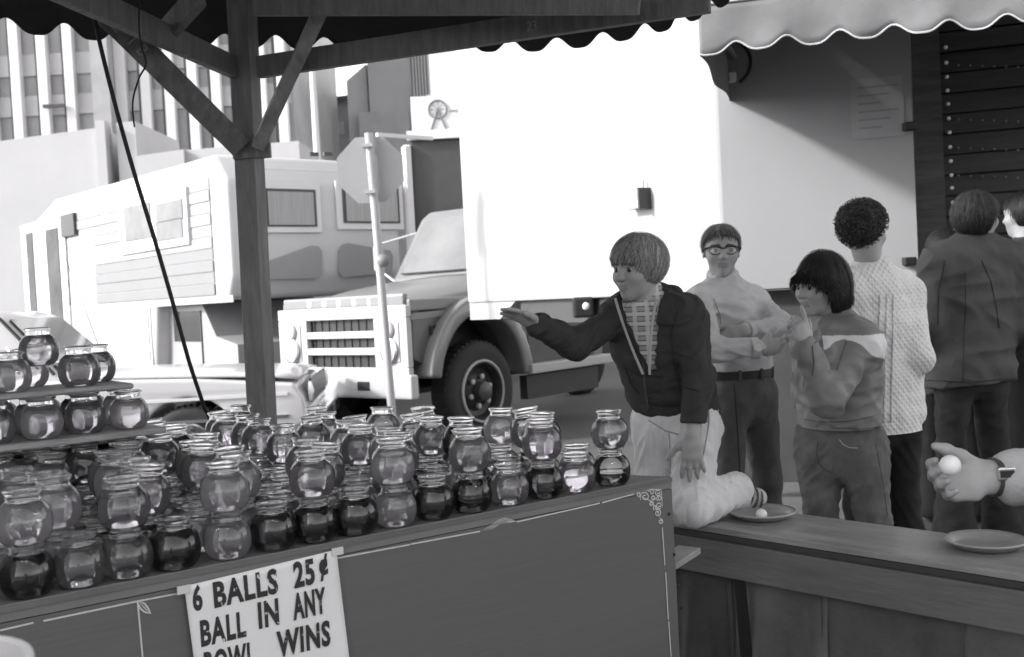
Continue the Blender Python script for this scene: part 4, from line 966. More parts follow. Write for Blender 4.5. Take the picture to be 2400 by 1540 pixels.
def wobble(co, seed, scale, n=4, axis=None):
    r = np.random.RandomState(seed); out = np.zeros(len(co)); p = co
    for k in range(n):
        d = r.normal(size=3); d /= np.linalg.norm(d)
        if axis is not None: d = d - .75 * axis * (d @ axis); 
        d2 = r.normal(size=3) / scale * 1.3
        out += np.sin(p @ d * (2 * np.pi / scale) * r.uniform(.6, 1.5) + 1.6 * np.sin(p @ d2 * 3 + r.uniform(0, 6)) + r.uniform(0, 6))
    return out / n
def np_mesh(name, co, q, mats, parent, zone=None, disp=None):
    me = bpy.data.meshes.new(name); 
    if disp is not None:
        nr = np.zeros_like(co); fn = np.cross(co[q[:, 2]] - co[q[:, 0]], co[q[:, 3]] - co[q[:, 1]])
        for a in range(4): np.add.at(nr, q[:, a], fn)
        nr /= np.linalg.norm(nr, axis=1)[:, None] + 1e-12; co = co + nr * disp(co)[:, None]
    me.vertices.add(len(co)); me.vertices.foreach_set('co', co.astype(np.float32).ravel())
    me.loops.add(len(q) * 4); me.loops.foreach_set('vertex_index', q.astype(np.int32).ravel())
    me.polygons.add(len(q)); me.polygons.foreach_set('loop_start', np.arange(0, len(q) * 4, 4, dtype=np.int32))
    try: me.polygons.foreach_set('loop_total', np.full(len(q), 4, np.int32))
    except Exception: pass
    me.polygons.foreach_set('use_smooth', np.ones(len(q), bool))
    o = link_mesh(name, me, mats, parent)
    if zone is not None: me.polygons.foreach_set('material_index', zone(co[q].mean(1)).astype(np.int32))
    me.update(calc_edges=True); me.validate(); return o

M_skin = mat('skin', .34, .5, .08, 14, .08, 90, spec=.35); M_lip = mat('lips', .25, .45, .08, 20); M_brow = mat('brows', .07, .7, .2, 60)
M_eyew = mat('eye_white', .60, .2, .04, 9, spec=.6); M_iris = mat('eye_iris', .03, .15, .1, 9, spec=.7)
def hair_mat(name, g):
    if name in MATS: return MATS[name]
    m = mat(name, g, .55, .35, 40, .35, 120, spec=.3, stretch=(1, 1, .35)); nt = m.node_tree; b = nt.nodes['Principled BSDF']; src = b.inputs['Base Color'].links[0].from_socket
    at = nt.nodes.new('ShaderNodeAttribute'); at.attribute_name = 'tone'; mx = nt.nodes.new('ShaderNodeMix'); mx.data_type = 'RGBA'; mx.blend_type = 'MULTIPLY'; mx.inputs[0].default_value = 1.0
    nt.links.new(src, mx.inputs[6]); nt.links.new(at.outputs['Color'], mx.inputs[7]); nt.links.new(mx.outputs[2], b.inputs['Base Color']); return m
def basis(f, up=(0, 0, 1)):
    f = V(f).normalized(); r = f.cross(V(up)).normalized(); u = r.cross(f); return r, f, u
def rotm(r, f, u): return np.array(((r.x, f.x, u.x), (r.y, f.y, u.y), (r.z, f.z, u.z)), np.float32)

def hand(S, W, dv, nv, tv, L, curl=(20, 20, 22, 25), thumb=(.55, .75, .25, 15), spread=.06, k=.006):
    """palm, four bending fingers and a thumb leaving the side of the palm; returns finger tips"""
    dv = V(dv).normalized(); nv = V(nv); nv = (nv - dv * nv.dot(dv)).normalized(); tv = V(tv); tv = (tv - dv * tv.dot(dv) - nv * tv.dot(nv)).normalized(); W = V(W)
    S.cone(W, W + dv * L * .24, L * .105, L * .125, .012, tv, 1.45); S.cone(W + dv * L * .22, W + dv * L * .47, L * .105, L * .09, .012, tv, 2.2)
    tips = []
    for i in range(4):
        o = (.165, .055, -.055, -.155)[i]; ln = (.43, .475, .44, .345)[i] * L; r = L * (.052, .054, .052, .045)[i]
        b = W + dv * L * (.47 - abs(i - 1) * .018) + tv * L * o; c = curl[i] if hasattr(curl, '__len__') else curl; sp = spread * (1.5 - i)
        d0 = (dv + tv * sp).normalized(); pts = [b - d0 * L * .10]; ang = math.radians(c) * .7; p = b
        pts.append(p)
        for sgm in (.45, .31, .24):
            d = d0 * math.cos(ang) + nv * math.sin(ang); p = p + d * ln * sgm; pts.append(p); ang += math.radians(c)
        S.path(pts, [r * 1.08, r * 1.05, r, r * .92, r * .80], k); tips.append(p)
    a, b_, c_, bend = thumb
    d = (dv * a + tv * b_ + nv * c_).normalized(); t0 = W + dv * L * .10 + tv * L * .12; t1 = t0 + d * L * .24
    d2 = (d + dv * math.sin(math.radians(bend)) * 1.3 + nv * .1).normalized(); t2 = t1 + d2 * L * .19; t3 = t2 + (d2 + dv * .25).normalized() * L * .14
    S.path([t0, t1, t2, t3], [L * .085, L * .068, L * .060, L * .05], .010); tips.append(t3)
    return tips

def head(S, c, f, up, hh, child=False, nose=1.0):
    """skull, jaw, nose, brow, sockets, lips, ears; local unit = head height"""
    r, f, u = basis(f, up); R = rotm(r, f, u); H = lambda x, y, z: V(c) + (r * x + f * y + u * z) * hh
    E = lambda x, y, z, a, b, d, k=.05, sub=False: S.ell(H(x, y, z), (a * hh, b * hh, d * hh), R, k * hh, sub)
    E(0, -.045, .15, .335, .425, .35); E(0, .10, .06, .295, .305, .33, .06); E(0, .13, -.17, .245 if not child else .255, .265, .29, .08)
    E(0, .275, -.395, .095, .095, .085, .10)
    for s in (-1, 1):
        E(s * .165, .245, -.10, .12, .13, .11, .10); E(s * .13, .345, .105, .12, .055, .035, .07)
        E(s * .138, .425, .022, .085, .075, .052, .05, True); E(s * .335, -.03, -.005, .032, .075, .115, .03); E(s * .352, -.015, .0, .018, .04, .06, .02, True)
    S.cone(H(0, .365, .06), H(0, .44 + .02 * nose, -.10), .028 * hh, .052 * hh * nose, .05 * hh); S.ell(H(0, .405 + .02 * nose, -.112), (.075 * hh, .05 * hh, .04 * hh), R, .04 * hh)
    E(0, .362, -.225, .105, .045, .026, .04); E(0, .354, -.285, .092, .048, .032, .04); E(0, .425, -.252, .11, .03, .010, .012, True)
    return r, f, u, H

def face_zone(c, r, f, u, hh, brow=True):
    def zn(p):
        v = (p - np.array(c)) / hh; x = v @ np.array(r); y = v @ np.array(f); z = v @ np.array(u); out = np.zeros(len(p))
        out[(np.abs(x) < .105) & (y > .33) & (np.abs(z + .255) < .055 - .28 * x * x * 3)] = 1
        if brow: out[(y > .22) & (np.abs(np.abs(x) - .145) < .10) & (np.abs(z - (.118 - .4 * (np.abs(x) - .13) ** 2 * 4)) < .022)] = 2
        return out
    return zn

def eyes(root, H, r, f, u, hh, look=(0, 0)):
    for s in (-1, 1):
        c = H(s * .138, .285, .022); R = .082 * hh
        m = MB(); m.lathe([(max(1e-4, R * math.sin(math.pi * k / 10)), -R * math.cos(math.pi * k / 10)) for k in range(11)], c, 16); ew = m.build('eye', M_eyew, root, smooth=True)
        d = (f + r * look[0] + u * look[1]).normalized(); q = c + d * R * .80
        m = MB(); m.lathe([(max(1e-4, R * .55 * math.sin(math.pi * k / 8)), -R * .30 * math.cos(math.pi * k / 8)) for k in range(9)], q, 14, d.to_track_quat('Z', 'Y').to_matrix()); m.build('iris', M_iris, ew, smooth=True)
        for zz, th in ((.054, .016), (-.012, .009)):       # lids
            pts = [H(s * .138 + dx, .355 - abs(dx) * .55, .022 + (zz - .022) * (1 - (dx / .10) ** 2)) for dx in (-.085, -.05, 0, .05, .085)]
            MB().tube(pts, [th * .5 * hh, th * hh, th * 1.15 * hh, th * hh, th * .5 * hh], 6).build('eyelid', M_brow if zz > 0 else M_skin, root, smooth=True)

def hair(root, c, f, up, hh, mm, cen, rad, zlow, h=.004, strands=900, wd=.012, curl_=0.0, flip=0.0, crown=(0, -.12, .5), seed=1, bumps=0.0, thick=.0, sweep=0.0):
    """shaped cap under many combed locks; zlow(phi) is the lower hem, phi 0 at the face"""
    r, f, u = basis(f, up); R = rotm(r, f, u); c = V(c); H = lambda p: c + (r * p[0] + f * p[1] + u * p[2]) * hh
    C0 = H(cen); ext = max(rad) * hh + .03; S = Sdf(A(C0) - ext, A(C0) + ext, h); S.ell(C0, [x * hh for x in rad], R, .01)
    def keep(X, Y, Z_):
        vx = (X - c.x) / hh; vy = (Y - c.y) / hh; vz = (Z_ - c.z) / hh
        x = vx * r.x + vy * r.y + vz * r.z; y = vx * f.x + vy * f.y + vz * f.z; z = vx * u.x + vy * u.y + vz * u.z
        phi = np.abs(np.arctan2(x, y + .05)); return (zlow(phi) - z) * hh
    S.clip_all(keep)
    co, q = S.mesh(3)
    rs = np.random.RandomState(seed)
    if bumps: d_ = lambda p: bumps * wobble(p, seed, .028, 6) + bumps * .6 * wobble(p, seed + 9, .014, 5)
    else: d_ = lambda p: .0022 * wobble(p, seed, .02, 5, np.array(u))
    vs = []; fs = []; tones = []
    for k in range(strands):
        phi = rs.uniform(-math.pi, math.pi); zl = float(zlow(np.array([abs(phi)]))[0]) + rs.normal() * .045; stray = rs.rand() < .16; lift = 1.0 + (rs.uniform(.05, .13) if stray else rs.uniform(.005, .05)) + thick
        th0 = rs.uniform(0.05, .9); pts = []
        thl = math.acos(max(-1, min(1, (zl - cen[2]) / rad[2]))); n = 7
        sw = rs.normal() * .16 + sweep
        for i in range(n + 1):
            t = i / n; th = th0 + (thl - th0) * t
            if th0 > thl: break
            ph = phi + sw * t + curl_ * math.sin(t * 9 + k) * .12
            p = (cen[0] + rad[0] * lift * math.sin(th) * math.sin(ph), cen[1] + rad[1] * lift * math.sin(th) * math.cos(ph), cen[2] + rad[2] * lift * math.cos(th))
            if flip and t > .72: p = (p[0] * (1 + flip * (t - .72) * 1.6), p[1] * (1 + flip * (t - .72) * 1.6), p[2] + flip * (t - .72) * .3)
            pts.append(H(p))
        if len(pts) < 4: continue
        b = len(vs); w = wd * hh * (rs.uniform(.16, .35) if stray else rs.uniform(.4, 1.2)); tn_ = float(np.clip(rs.normal(1.05, .42), .35, 2.2)); tones += [tn_] * (3 * len(pts))
        for i, p in enumerate(pts):
            d = (pts[min(i + 1, len(pts) - 1)] - pts[max(i - 1, 0)]).normalized(); o = (p - C0).normalized(); sd = d.cross(o).normalized(); ww = w * (1 - .75 * (i / (len(pts) - 1)) ** 2)
            vs += [p + sd * ww, p + o * w * .5, p - sd * ww]
        for i in range(len(pts) - 1):
            a = b + 3 * i; fs += [(a, a + 1, a + 4, a + 3), (a + 1, a + 2, a + 5, a + 4)]
    o = np_mesh('hair', co, q, mm, root, None, d_)
    at = o.data.color_attributes.new('tone', 'FLOAT_COLOR', 'POINT'); v_ = .75 + .2 * wobble(co, seed + 2, .03, 4, np.array(u)); at.data.foreach_set('color', np.stack([v_, v_, v_, np.ones(len(co))], 1).astype(np.float32).ravel())
    if bumps:                                                # small tight curls standing off the scalp
        for k in range(1100):
            phi = rs.uniform(-math.pi, math.pi); zl = float(zlow(np.array([abs(phi)]))[0]); zz = rs.uniform(zl, cen[2] + rad[2] * .995); th = math.acos(max(-1, min(1, (zz - cen[2]) / rad[2])))
            q0 = H((cen[0] + rad[0] * math.sin(th) * math.sin(phi), cen[1] + rad[1] * math.sin(th) * math.cos(phi), cen[2] + rad[2] * math.cos(th))); o_ = (q0 - C0).normalized()
            x_ = V(rs.normal(size=3)); x_ = (x_ - o_ * x_.dot(o_) * .6).normalized(); y_ = (o_ + V(rs.normal(size=3)) * .25).normalized(); rr = rs.uniform(.006, .012); b = len(vs); w = .0016; tn_ = float(np.clip(rs.normal(1.1, .45), .4, 2.2))
            for i in range(8):
                a = i * .75; p = q0 + o_ * .002 + (x_ * math.cos(a) + y_ * math.sin(a)) * rr; sd_ = x_.cross(y_).normalized()
                vs += [p + sd_ * w, p + (x_ * math.cos(a) + y_ * math.sin(a)) * w, p - sd_ * w]; tones += [tn_] * 3
            for i in range(7):
                a = b + 3 * i; fs += [(a, a + 1, a + 4, a + 3), (a + 1, a + 2, a + 5, a + 4)]
    if vs:
        me2 = bpy.data.meshes.new('hair_locks'); me2.from_pydata([tuple(v) for v in vs], [], fs); me2.polygons.foreach_set('use_smooth', [True] * len(fs)); l = link_mesh('hair_locks', me2, mm, root); at = me2.color_attributes.new('tone', 'FLOAT_COLOR', 'POINT'); t_ = np.array(tones); at.data.foreach_set('color', np.stack([t_, t_, t_, np.ones(len(t_))], 1).astype(np.float32).ravel())
    return o

def bounds(pts, pad=.2):
    a = np.array([A(p) for p in pts]); return a.min(0) - pad, a.max(0) + pad

def torso(S, J, m, off=0.0, k=.05, waist=1.0, hem=None, chest=1.0):
    side_ = (V(J['SR']) - V(J['SL'])).normalized(); N = V(J['N']); Pv = V(J['P']); ax = (Pv - N)
    c1 = N + ax * .17; c2 = N + ax * .40; c3 = N + ax * .72
    r = lambda x: x * m + off
    S.cone(c1, c2, r(.088 * chest), r(.104 * chest), k, side_, 1.5); S.cone(c2, c3, r(.104 * chest), r(.094 * waist), k, side_, 1.42); S.cone(c3, Pv, r(.094 * waist), r(.108), k, side_, 1.42)
    for s in ('SL', 'SR'): S.cone(N + ax * .03, V(J[s]), r(.050), r(.052), k * .8)
    S.cone(V(J['SL']), V(J['SR']), r(.05), r(.05), k)
def arm(S, J, s, m, off=0.0, k=.025, end=1.0, cuff=0.0):
    a, b, c = V(J['S' + s]), V(J['E' + s]), V(J['W' + s]); w = b + (c - b) * end
    S.cone(a, b, .052 * m + off, .042 * m + off, k); S.cone(b, w, .043 * m + off, (.031 * m + off * .8) + cuff, k)
def leg(S, J, s, m, off=0.0, k=.03, end=1.0, flare=0.0):
    a, b, c = V(J['H' + s]), V(J['K' + s]), V(J['A' + s]); w = b + (c - b) * end
    S.cone(a, b, .082 * m + off, .056 * m + off, k); mid = b + (w - b) * .35
    S.cone(b, mid, .056 * m + off, .056 * m + off, k); S.cone(mid, w, .056 * m + off, .038 * m + off + flare, k)
def foot(S, J, s, m, off=0.0, k=.02):
    a = V(J['A' + s]); t = V(J['T' + s]); d = (t - a); d.z = 0; hl = a - d.normalized() * .035 * m
    S.cone(hl - Z * .03 * m, t, .036 * m + off, .030 * m + off, k); S.cone(a, a - Z * .03 * m, .04 * m + off, .04 * m + off, k)

def body(root, J, m, hd, h, hands, neck=.052, child=False, brow=True, nose=1.0, look=(0, 0), zfn=None):
    """one continuous skin mesh, head to toes"""
    c, f, up, hh = hd; pts = [v for v in J.values()]
    lo, hi = bounds(pts + [V(c) + Z * .16, V(c) - Z * .1] + [V(J['W' + s]) + V(dv).normalized() * L * 1.1 for s, (dv, nv, tv, L, cu_, th, spd) in hands.items()], .17)
    S = Sdf(lo, hi, h)
    torso(S, J, m); 
    for s in 'LR': arm(S, J, s, m); leg(S, J, s, m); foot(S, J, s, m)
    r, f, u, H = head(S, c, f, up, hh, child, nose)
    S.cone(H(0, -.06, -.14), V(J['N']) + Z * .0, neck * m * 1.02, neck * m * 1.12, .03); S.cone(V(J['N']), V(J['N']) - Z * .05, neck * m * 1.1, .06 * m, .03)
    tips = {}
    for s, (dv, nv, tv, L, cu_, th, spd) in hands.items(): tips[s] = hand(S, J['W' + s], dv, nv, tv, L, cu_, th, spd)
    co, q = S.mesh(2)
    o = np_mesh('body', co, q, [M_skin, M_lip, M_brow], root, face_zone(c, r, f, u, hh, brow))
    eyes(root, H, r, f, u, hh, look)
    return r, f, u, H, tips
def layer(root, name, J, h, mm, fn, disp=None, extra=(), pad=.22, zone=None, clip=None, relax=2):
    lo, hi = bounds([v for v in J.values()] + list(extra), pad); S = Sdf(lo, hi, h); fn(S)
    if clip is not None: S.clip_all(clip)
    co, q = S.mesh(relax); return np_mesh(name, co, q, mm, root, zone, disp)
def folds(seed, amp, scale, axis=None): return lambda p: amp * .8 * wobble(p, seed, scale * 1.3, 3, axis) + amp * 1.1 * (.45 - 1.5 * np.abs(wobble(p, seed + 5, scale * 1.8, 2, axis)))
from mathutils.bvhtree import BVHTree
BVH = {}
def seam(g_, pts, r, mm, name='seam'):
    """raised stitch line lying on a garment where the given sight lines meet it"""
    if g_.name not in BVH:
        off = chain_origin(g_); BVH[g_.name] = BVHTree.FromPolygons([v.co + off for v in g_.data.vertices], [tuple(q.vertices) for q in g_.data.polygons])
    t = BVH[g_.name]; path = []
    for (x0, y0), (x1, y1) in zip(pts, pts[1:]):
        n = max(2, int(math.hypot(x1 - x0, y1 - y0) / 7))
        for k in range(n + 1):
            d = ray(x0 + (x1 - x0) * k / n, y0 + (y1 - y0) * k / n).normalized(); hit = t.ray_cast(CP, d)
            if hit[0] is not None and (not path or (hit[0] - path[-1]).length > .002):
                if path and (hit[0] - path[-1]).length > .06: continue
                path.append(hit[0] + hit[1] * (r * .35 if hit[1].dot(d) < 0 else -r * .35))
    if len(path) > 2: return MB().tube(path, r, 5).build(name, mm, g_.parent, smooth=True)
def zclip(z0, up=True): return (lambda X, Y, Z_: (z0 - Z_) + 0 * X + 0 * Y) if up else (lambda X, Y, Z_: (Z_ - z0) + 0 * X + 0 * Y)
def person(J, label): 
    return empty('person', (V(J['P']).x, V(J['P']).y, J.get('_base', 0.0)), label, 'person')
def ring(root, name, c, ax, r, w, t, mm, sq=1.0, sv=None):
    """closed band (belt, cuff, strap) round axis ax"""
    ax = V(ax).normalized(); x = V(sv) if sv is not None else ax.orthogonal(); x = (x - ax * x.dot(ax)).normalized(); y = ax.cross(x); n = 40; vs = []; c = V(c)
    for k in range(n):
        a = 2 * math.pi * k / n; d = x * math.cos(a) * sq + y * math.sin(a)
        for rr, zz in ((r, -w / 2), (r + t, -w / 2), (r + t, w / 2), (r, w / 2)): vs.append(c + d * rr + ax * zz)
    fs = [(4 * k + j, 4 * ((k + 1) % n) + j, 4 * ((k + 1) % n) + (j + 1) % 4, 4 * k + (j + 1) % 4) for k in range(n) for j in range(4)]
    return MB().add(vs, fs).build(name, mm, root, smooth='auto')
def stand(J, hipw, yaw, spreadx=.02):
    """straight standing legs below the pelvis"""
    Pv = V(J['P']); sd = V((math.cos(yaw), math.sin(yaw), 0)); fd = V((-math.sin(yaw), math.cos(yaw), 0)); 
    for s, k in (('L', -1), ('R', 1)):
        J['H' + s] = Pv + sd * hipw * k - Z * .06; J['K' + s] = V((Pv.x, Pv.y, Pv.z * .53)) + sd * (hipw + spreadx) * k + fd * .02; J['A' + s] = V((Pv.x, Pv.y, .085)) + sd * (hipw + spreadx * 1.6) * k - fd * .02; J['T' + s] = J['A' + s] + fd * .15 - Z * .05

# ---- boy kneeling on the counter, arm out after the throw
J = {'N': P(1520, 712, 3.67), 'SR': P(1462, 738, 3.72), 'SL': P(1604, 742, 3.60), 'ER': P(1346, 808, 3.56), 'WR': P(1260, 760, 3.44), 'EL': P(1640, 885, 3.52), 'WL': P(1622, 1018, 3.45),
     'P': P(1583, 965, 3.72), 'HR': P(1543, 995, 3.74), 'HL': P(1626, 1000, 3.66), 'KL': PZ(1622, 1190, ZC + .062), 'AL': PZ(1728, 1160, ZC + .062) + Z * .025, 'KR': V((.47, 3.70, ZC + .062)), 'AR': V((.66, 3.93, ZC + .062))}
J['TL'] = J['AL'] + V((.075, .03, -.045)); J['TR'] = J['AR'] + V((.05, .09, -.02))
boy = person(J, 'kneeling child in dark zip sweatshirt and white trousers reaching out one arm'); boy.location.z = ZC
hd = (P(1496, 632, 3.64), (-.78, -.62, -.05), (.05, 0, 1), .212)
r, f, u, H, tips = body(boy, J, .84, hd, .0042, {'R': ((-.78, -.30, .40), (.1, -.35, -.9), (-.35, -.9, .2), .146, (8, 6, 8, 12), (.75, .55, .2, 10), .05), 'L': ((-.06, -.22, -1), (.3, .9, .1), (-1, -.1, -.05), .160, (10, 8, 9, 12), (.55, .75, .1, 10), .13)}, child=True, look=(-.1, -.12))
M_sweat = mat('sweatshirt', .040, .95, .2, 20, .35, 220); M_shirt = mat('plaid_shirt', .34, .9, .15, 30, .1, 60)
_n = M_shirt.node_tree; _b = _n.nodes['Principled BSDF']; _src = _b.inputs['Base Color'].links[0].from_socket; _tc = _n.nodes.new('ShaderNodeTexCoord')
for _ax, _sc, _g, _w in (('Z', 9.5, .62, .62), ('Z', 19.0, .13, .80), ('X', 8.0, .60, .70)):
    _wv = _n.nodes.new('ShaderNodeTexWave'); _wv.bands_direction = _ax; _wv.inputs['Scale'].default_value = _sc; _wv.inputs['Distortion'].default_value = .3; _n.links.new(_tc.outputs['Object'], _wv.inputs[0])
    _r = _n.nodes.new('ShaderNodeMapRange'); _r.inputs[1].default_value = _w; _r.inputs[2].default_value = _w + .1; _r.inputs[4].default_value = .85; _n.links.new(_wv.outputs[1], _r.inputs[0])
    _m = _n.nodes.new('ShaderNodeMix'); _m.data_type = 'RGBA'; _m.inputs[7].default_value = (_g, _g, _g, 1); _n.links.new(_r.outputs[0], _m.inputs[0]); _n.links.new(_src, _m.inputs[6]); _src = _m.outputs[2]
_n.links.new(_src, _b.inputs['Base Color'])
M_wpants = mat('white_trousers', .66, .9, .07, 10, .3, 160)
sd = (J['SR'] - J['SL']).normalized(); fc = V((0, 0, 1)).cross(sd).normalized()
if fc.y > 0: fc = -fc
layer(boy, 'shirt', J, .006, M_shirt, lambda S: (torso(S, J, .84, .008), S.cone(J['N'] + Z * .045, J['N'] - Z * .02, .050, .064, .02)), None, clip=zclip(J['P'].z + .02))
def hood_jacket(S):
    torso(S, J, .84, .022, .06); arm(S, J, 'R', .84, .014, .03, .97, .004); arm(S, J, 'L', .84, .014, .03, .97, .005)
    nb_ = J['N'] - fc * .05
    S.path([nb_ + sd * .085 + fc * .075 - Z * .0, nb_ + sd * .075 + Z * .03, nb_ + Z * .035 - fc * .02, nb_ - sd * .075 + Z * .03, nb_ - sd * .085 + fc * .075 - Z * .0], [.026, .034, .038, .034, .026], .025)
    # open front: a narrow V from the collar to the zip
    c0 = A(J['N']); s_ = A(sd); f_ = A(fc); zb = J['N'].z - .225
    dxz = (J['P'] - J['N']).dot(sd) / (J['N'].z - J['P'].z)
    def vcut(X, Y, Z_):
        x = (X - c0[0]) * s_[0] + (Y - c0[1]) * s_[1]; y = (X - c0[0]) * f_[0] + (Y - c0[1]) * f_[1]
        w = .012 + .26 * np.clip((Z_ - zb), 0, .30)
        cx_ = dxz * (c0[2] - Z_); ins = np.minimum(np.minimum(w - np.abs(x - cx_), y - .005), Z_ - zb)
        return -ins
    S.carve(vcut, J['N'] - V((.3, .3, .3)), J['N'] + V((.3, .3, .12)))
hemz = P(1570, 972, 3.7).z
bsw = layer(boy, 'sweatshirt', J, .005, M_sweat, hood_jacket, folds(3, .0055, .085), clip=lambda X, Y, Z_: (hemz + .10 * (X - J['P'].x) * -.4 - Z_) + 0 * Y)
hem_c = J['N'] + (J['P'] - J['N']) * .93
zp = []                                                   # pale zip along both open edges
for k in range(9):
    t = k / 8; zz = J['N'].z + .02 - .25 * t; w = .012 + .26 * max(0, min(.30, zz - (J['N'].z - .225)))
    zp.append((w, zz))
dxz = (J['P'] - J['N']).dot(sd) / (J['N'].z - J['P'].z)
for s_ in (-1, 1):
    q = [V((J['N'].x, J['N'].y, 0)) + sd * (s_ * w + dxz * (J['N'].z - zz)) + fc * (.072 + .060 * (1 - (i / 8 - .8) ** 2)) + Z * zz for i, (w, zz) in enumerate(zp)]
    MB().tube(q, .0045, 6).build('zip_edge', M_lgrey, boy)
for s_ in (-1, 1):                                        # shirt collar points
    a = J['N'] + Z * .052 - fc * .02 + sd * .052 * s_; b = J['N'] + Z * .028 + fc * .058 + sd * .020 * s_; c_ = J['N'] - Z * .020 + fc * .082 + sd * .055 * s_; d_ = J['N'] + Z * .01 + sd * .078 * s_
    MB().add([a, b, c_, d_], [(0, 1, 2, 3)]).build('collar', M_shirt, boy, solid=.004)
def wpants(S):
    for s in 'LR': leg(S, J, s, .84, .019, .03, .96, .012)
    S.cone(J['P'] + Z * .05, J['P'] - Z * .05, .098, .112, .05, sd, 1.35)
wz = P(1570, 945, 3.7).z
btr = layer(boy, 'trousers', J, .0055, M_wpants, wpants, folds(11, .0052, .06), clip=lambda X, Y, Z_: np.maximum(Z_ - wz - .02, ZC + .003 - Z_) + 0 * X + 0 * Y)
def shoe(root, J, s, m, mm, h=.006, zmin=None):
    layer(root, 'shoe', {k: J[k] for k in ('A' + s, 'T' + s)}, h, mm, lambda S: foot(S, J, s, m, .008), None, pad=.14)
M_shoe = mat('pale_shoes', .45, .7, .3, 22); M_shoed = mat('dark_shoes', .03, .4, .2, 9)
shoe(boy, J, 'L', .92, M_shoe); shoe(boy, J, 'R', .84, M_shoe)
for t_ in (.45, .68, .9): ring(boy, 'shoe_stripe', J['AL'] + (J['TL'] - J['AL']) * t_ - Z * .012, J['TL'] - J['AL'] + Z * .02, .0395, .007, .003, M_dgrey)
bl = lambda phi: np.where(phi < .8, .175 + .02 * phi, np.where(phi < 1.15, .19 - .62 * (phi - .8), np.where(phi < 1.75, -.03 - .40 * (phi - 1.15), -.27 - .12 * (phi - 1.75))))
hair(boy, *hd, hair_mat('blond_hair', .24), (0, -.05, .14), (.405, .475, .425), bl, strands=1700, wd=.017, seed=4, curl_=.6, sweep=.22)

M_stitch = mat('dark_stitching', .02, .8, .2, 30); M_stitchl = mat('pale_stitching', .34, .8, .1, 30); M_stitchm = mat('grey_stitching', .07, .8, .1, 30)
seam(bsw, [(1508, 850), (1512, 900), (1520, 962)], .004, M_stitchm, 'zip'); seam(bsw, [(1592, 842), (1582, 866), (1586, 890), (1604, 908), (1640, 918)], .0028, M_stitch); seam(bsw, [(1465, 860), (1480, 900), (1500, 925)], .0028, M_stitch)
seam(bsw, [(1500, 940), (1550, 952), (1610, 950)], .003, M_stitch); seam(bsw, [(1590, 725), (1572, 780), (1580, 850), (1600, 900)], .0028, M_stitch)
seam(btr, [(1660, 930), (1662, 990), (1650, 1060), (1636, 1120)], .0022, M_stitchl); seam(btr, [(1520, 985), (1560, 1010), (1590, 1018)], .0025, M_stitchl); seam(btr, [(1568, 1015), (1572, 1060), (1572, 1110)], .003, M_lgrey)

# ---- man with glasses, arms folded
J = {'N': P(1694, 660, 4.88), 'SR': P(1634, 712, 4.74), 'SL': P(1762, 706, 5.0), 'ER': P(1668, 822, 4.56), 'WR': P(1778, 815, 4.55), 'EL': P(1838, 768, 4.80), 'WL': P(1742, 776, 4.62), 'P': P(1736, 905, 4.93)}
yaw = math.atan2((J['SR'] - J['SL']).y, (J['SR'] - J['SL']).x) + math.pi
stand(J, .095, math.radians(30) + math.pi)
man = person(J, 'person with dark-rimmed glasses and folded arms in a pale turtleneck and belted trousers')
hd = (P(1690, 592, 4.84), (-.10, -1, .02), (.03, 0, 1), .236)
r, f, u, H, tips = body(man, J, 1.0, hd, .006, {'R': ((.9, .35, .0), (0, 1, .2), (.1, .2, 1), .18, (18, 18, 20, 22), (.7, .5, .3, 10), .03), 'L': ((-.75, .0, -.35), (.1, 1, -.1), (-.2, .1, 1), .18, (14, 14, 16, 20), (.7, .5, .3, 10), .03)}, look=(-.15, 0), brow=True)
M_turtle = mat('turtleneck_knit', .56, .95, .10, 9, .5, 320); M_flan = mat('grey_trousers', .095, .95, .25, 6, .25, 60)
def turtle(S):
    torso(S, J, 1.0, .012, .05); arm(S, J, 'R', 1.0, .012, .03, .93); arm(S, J, 'L', 1.0, .012, .03, .93)
    S.cone(J['N'] + Z * .040, J['N'] - Z * .03, .064, .080, .03)
zb_ = P(1736, 868, 4.9).z
mtu = layer(man, 'turtleneck', J, .0065, M_turtle, turtle, folds(21, .0066, .075), clip=zclip(zb_))
layer(man, 'collar_roll', {'N': J['N']}, .004, M_turtle, lambda S: S.path([J['N'] + V((.056 * math.cos(k * .5236), .056 * math.sin(k * .5236) - .004, .034 + .012 * math.sin(k * .5236))) for k in range(13)], [.017] * 13, .01), None)
sdm = (J['SR'] - J['SL']).normalized()
for s_ in 'LR': ring(man, 'cuff', J['W' + s_] + (J['E' + s_] - J['W' + s_]) * .08, J['W' + s_] - J['E' + s_], .040, .03, .006, M_turtle)
def trous(S, J, m, off, fl, hip=.108):
    sd_ = (J['HR'] - J['HL']).normalized()
    for s in 'LR': leg(S, J, s, m, off, .03, 1.02, fl)
    S.cone(J['P'] + Z * .09, J['P'] - Z * .06, hip * m * .93 + off, hip * m + off, .05, sd_, 1.42)
mtr = layer(man, 'trousers', J, .0075, M_flan, lambda S: trous(S, J, 1.0, .014, .035), folds(23, .004, .10, np.array((0, 0, 1.0))), clip=lambda X, Y, Z_: np.maximum(Z_ - zb_ + .004, .05 - Z_) + 0 * X + 0 * Y)
hv = (J['HR'] - J['HL']).normalized()
ring(man, 'hem_rib', V((J['P'].x, J['P'].y, zb_ + .028)), (0, 0, 1), .116, .05, .008, M_turtle, 1.38, hv)
ring(man, 'belt', V((J['P'].x, J['P'].y, P(1736, 876, 4.9).z)), (0, 0, 1), .116, .036, .008, M_black, 1.40, hv)
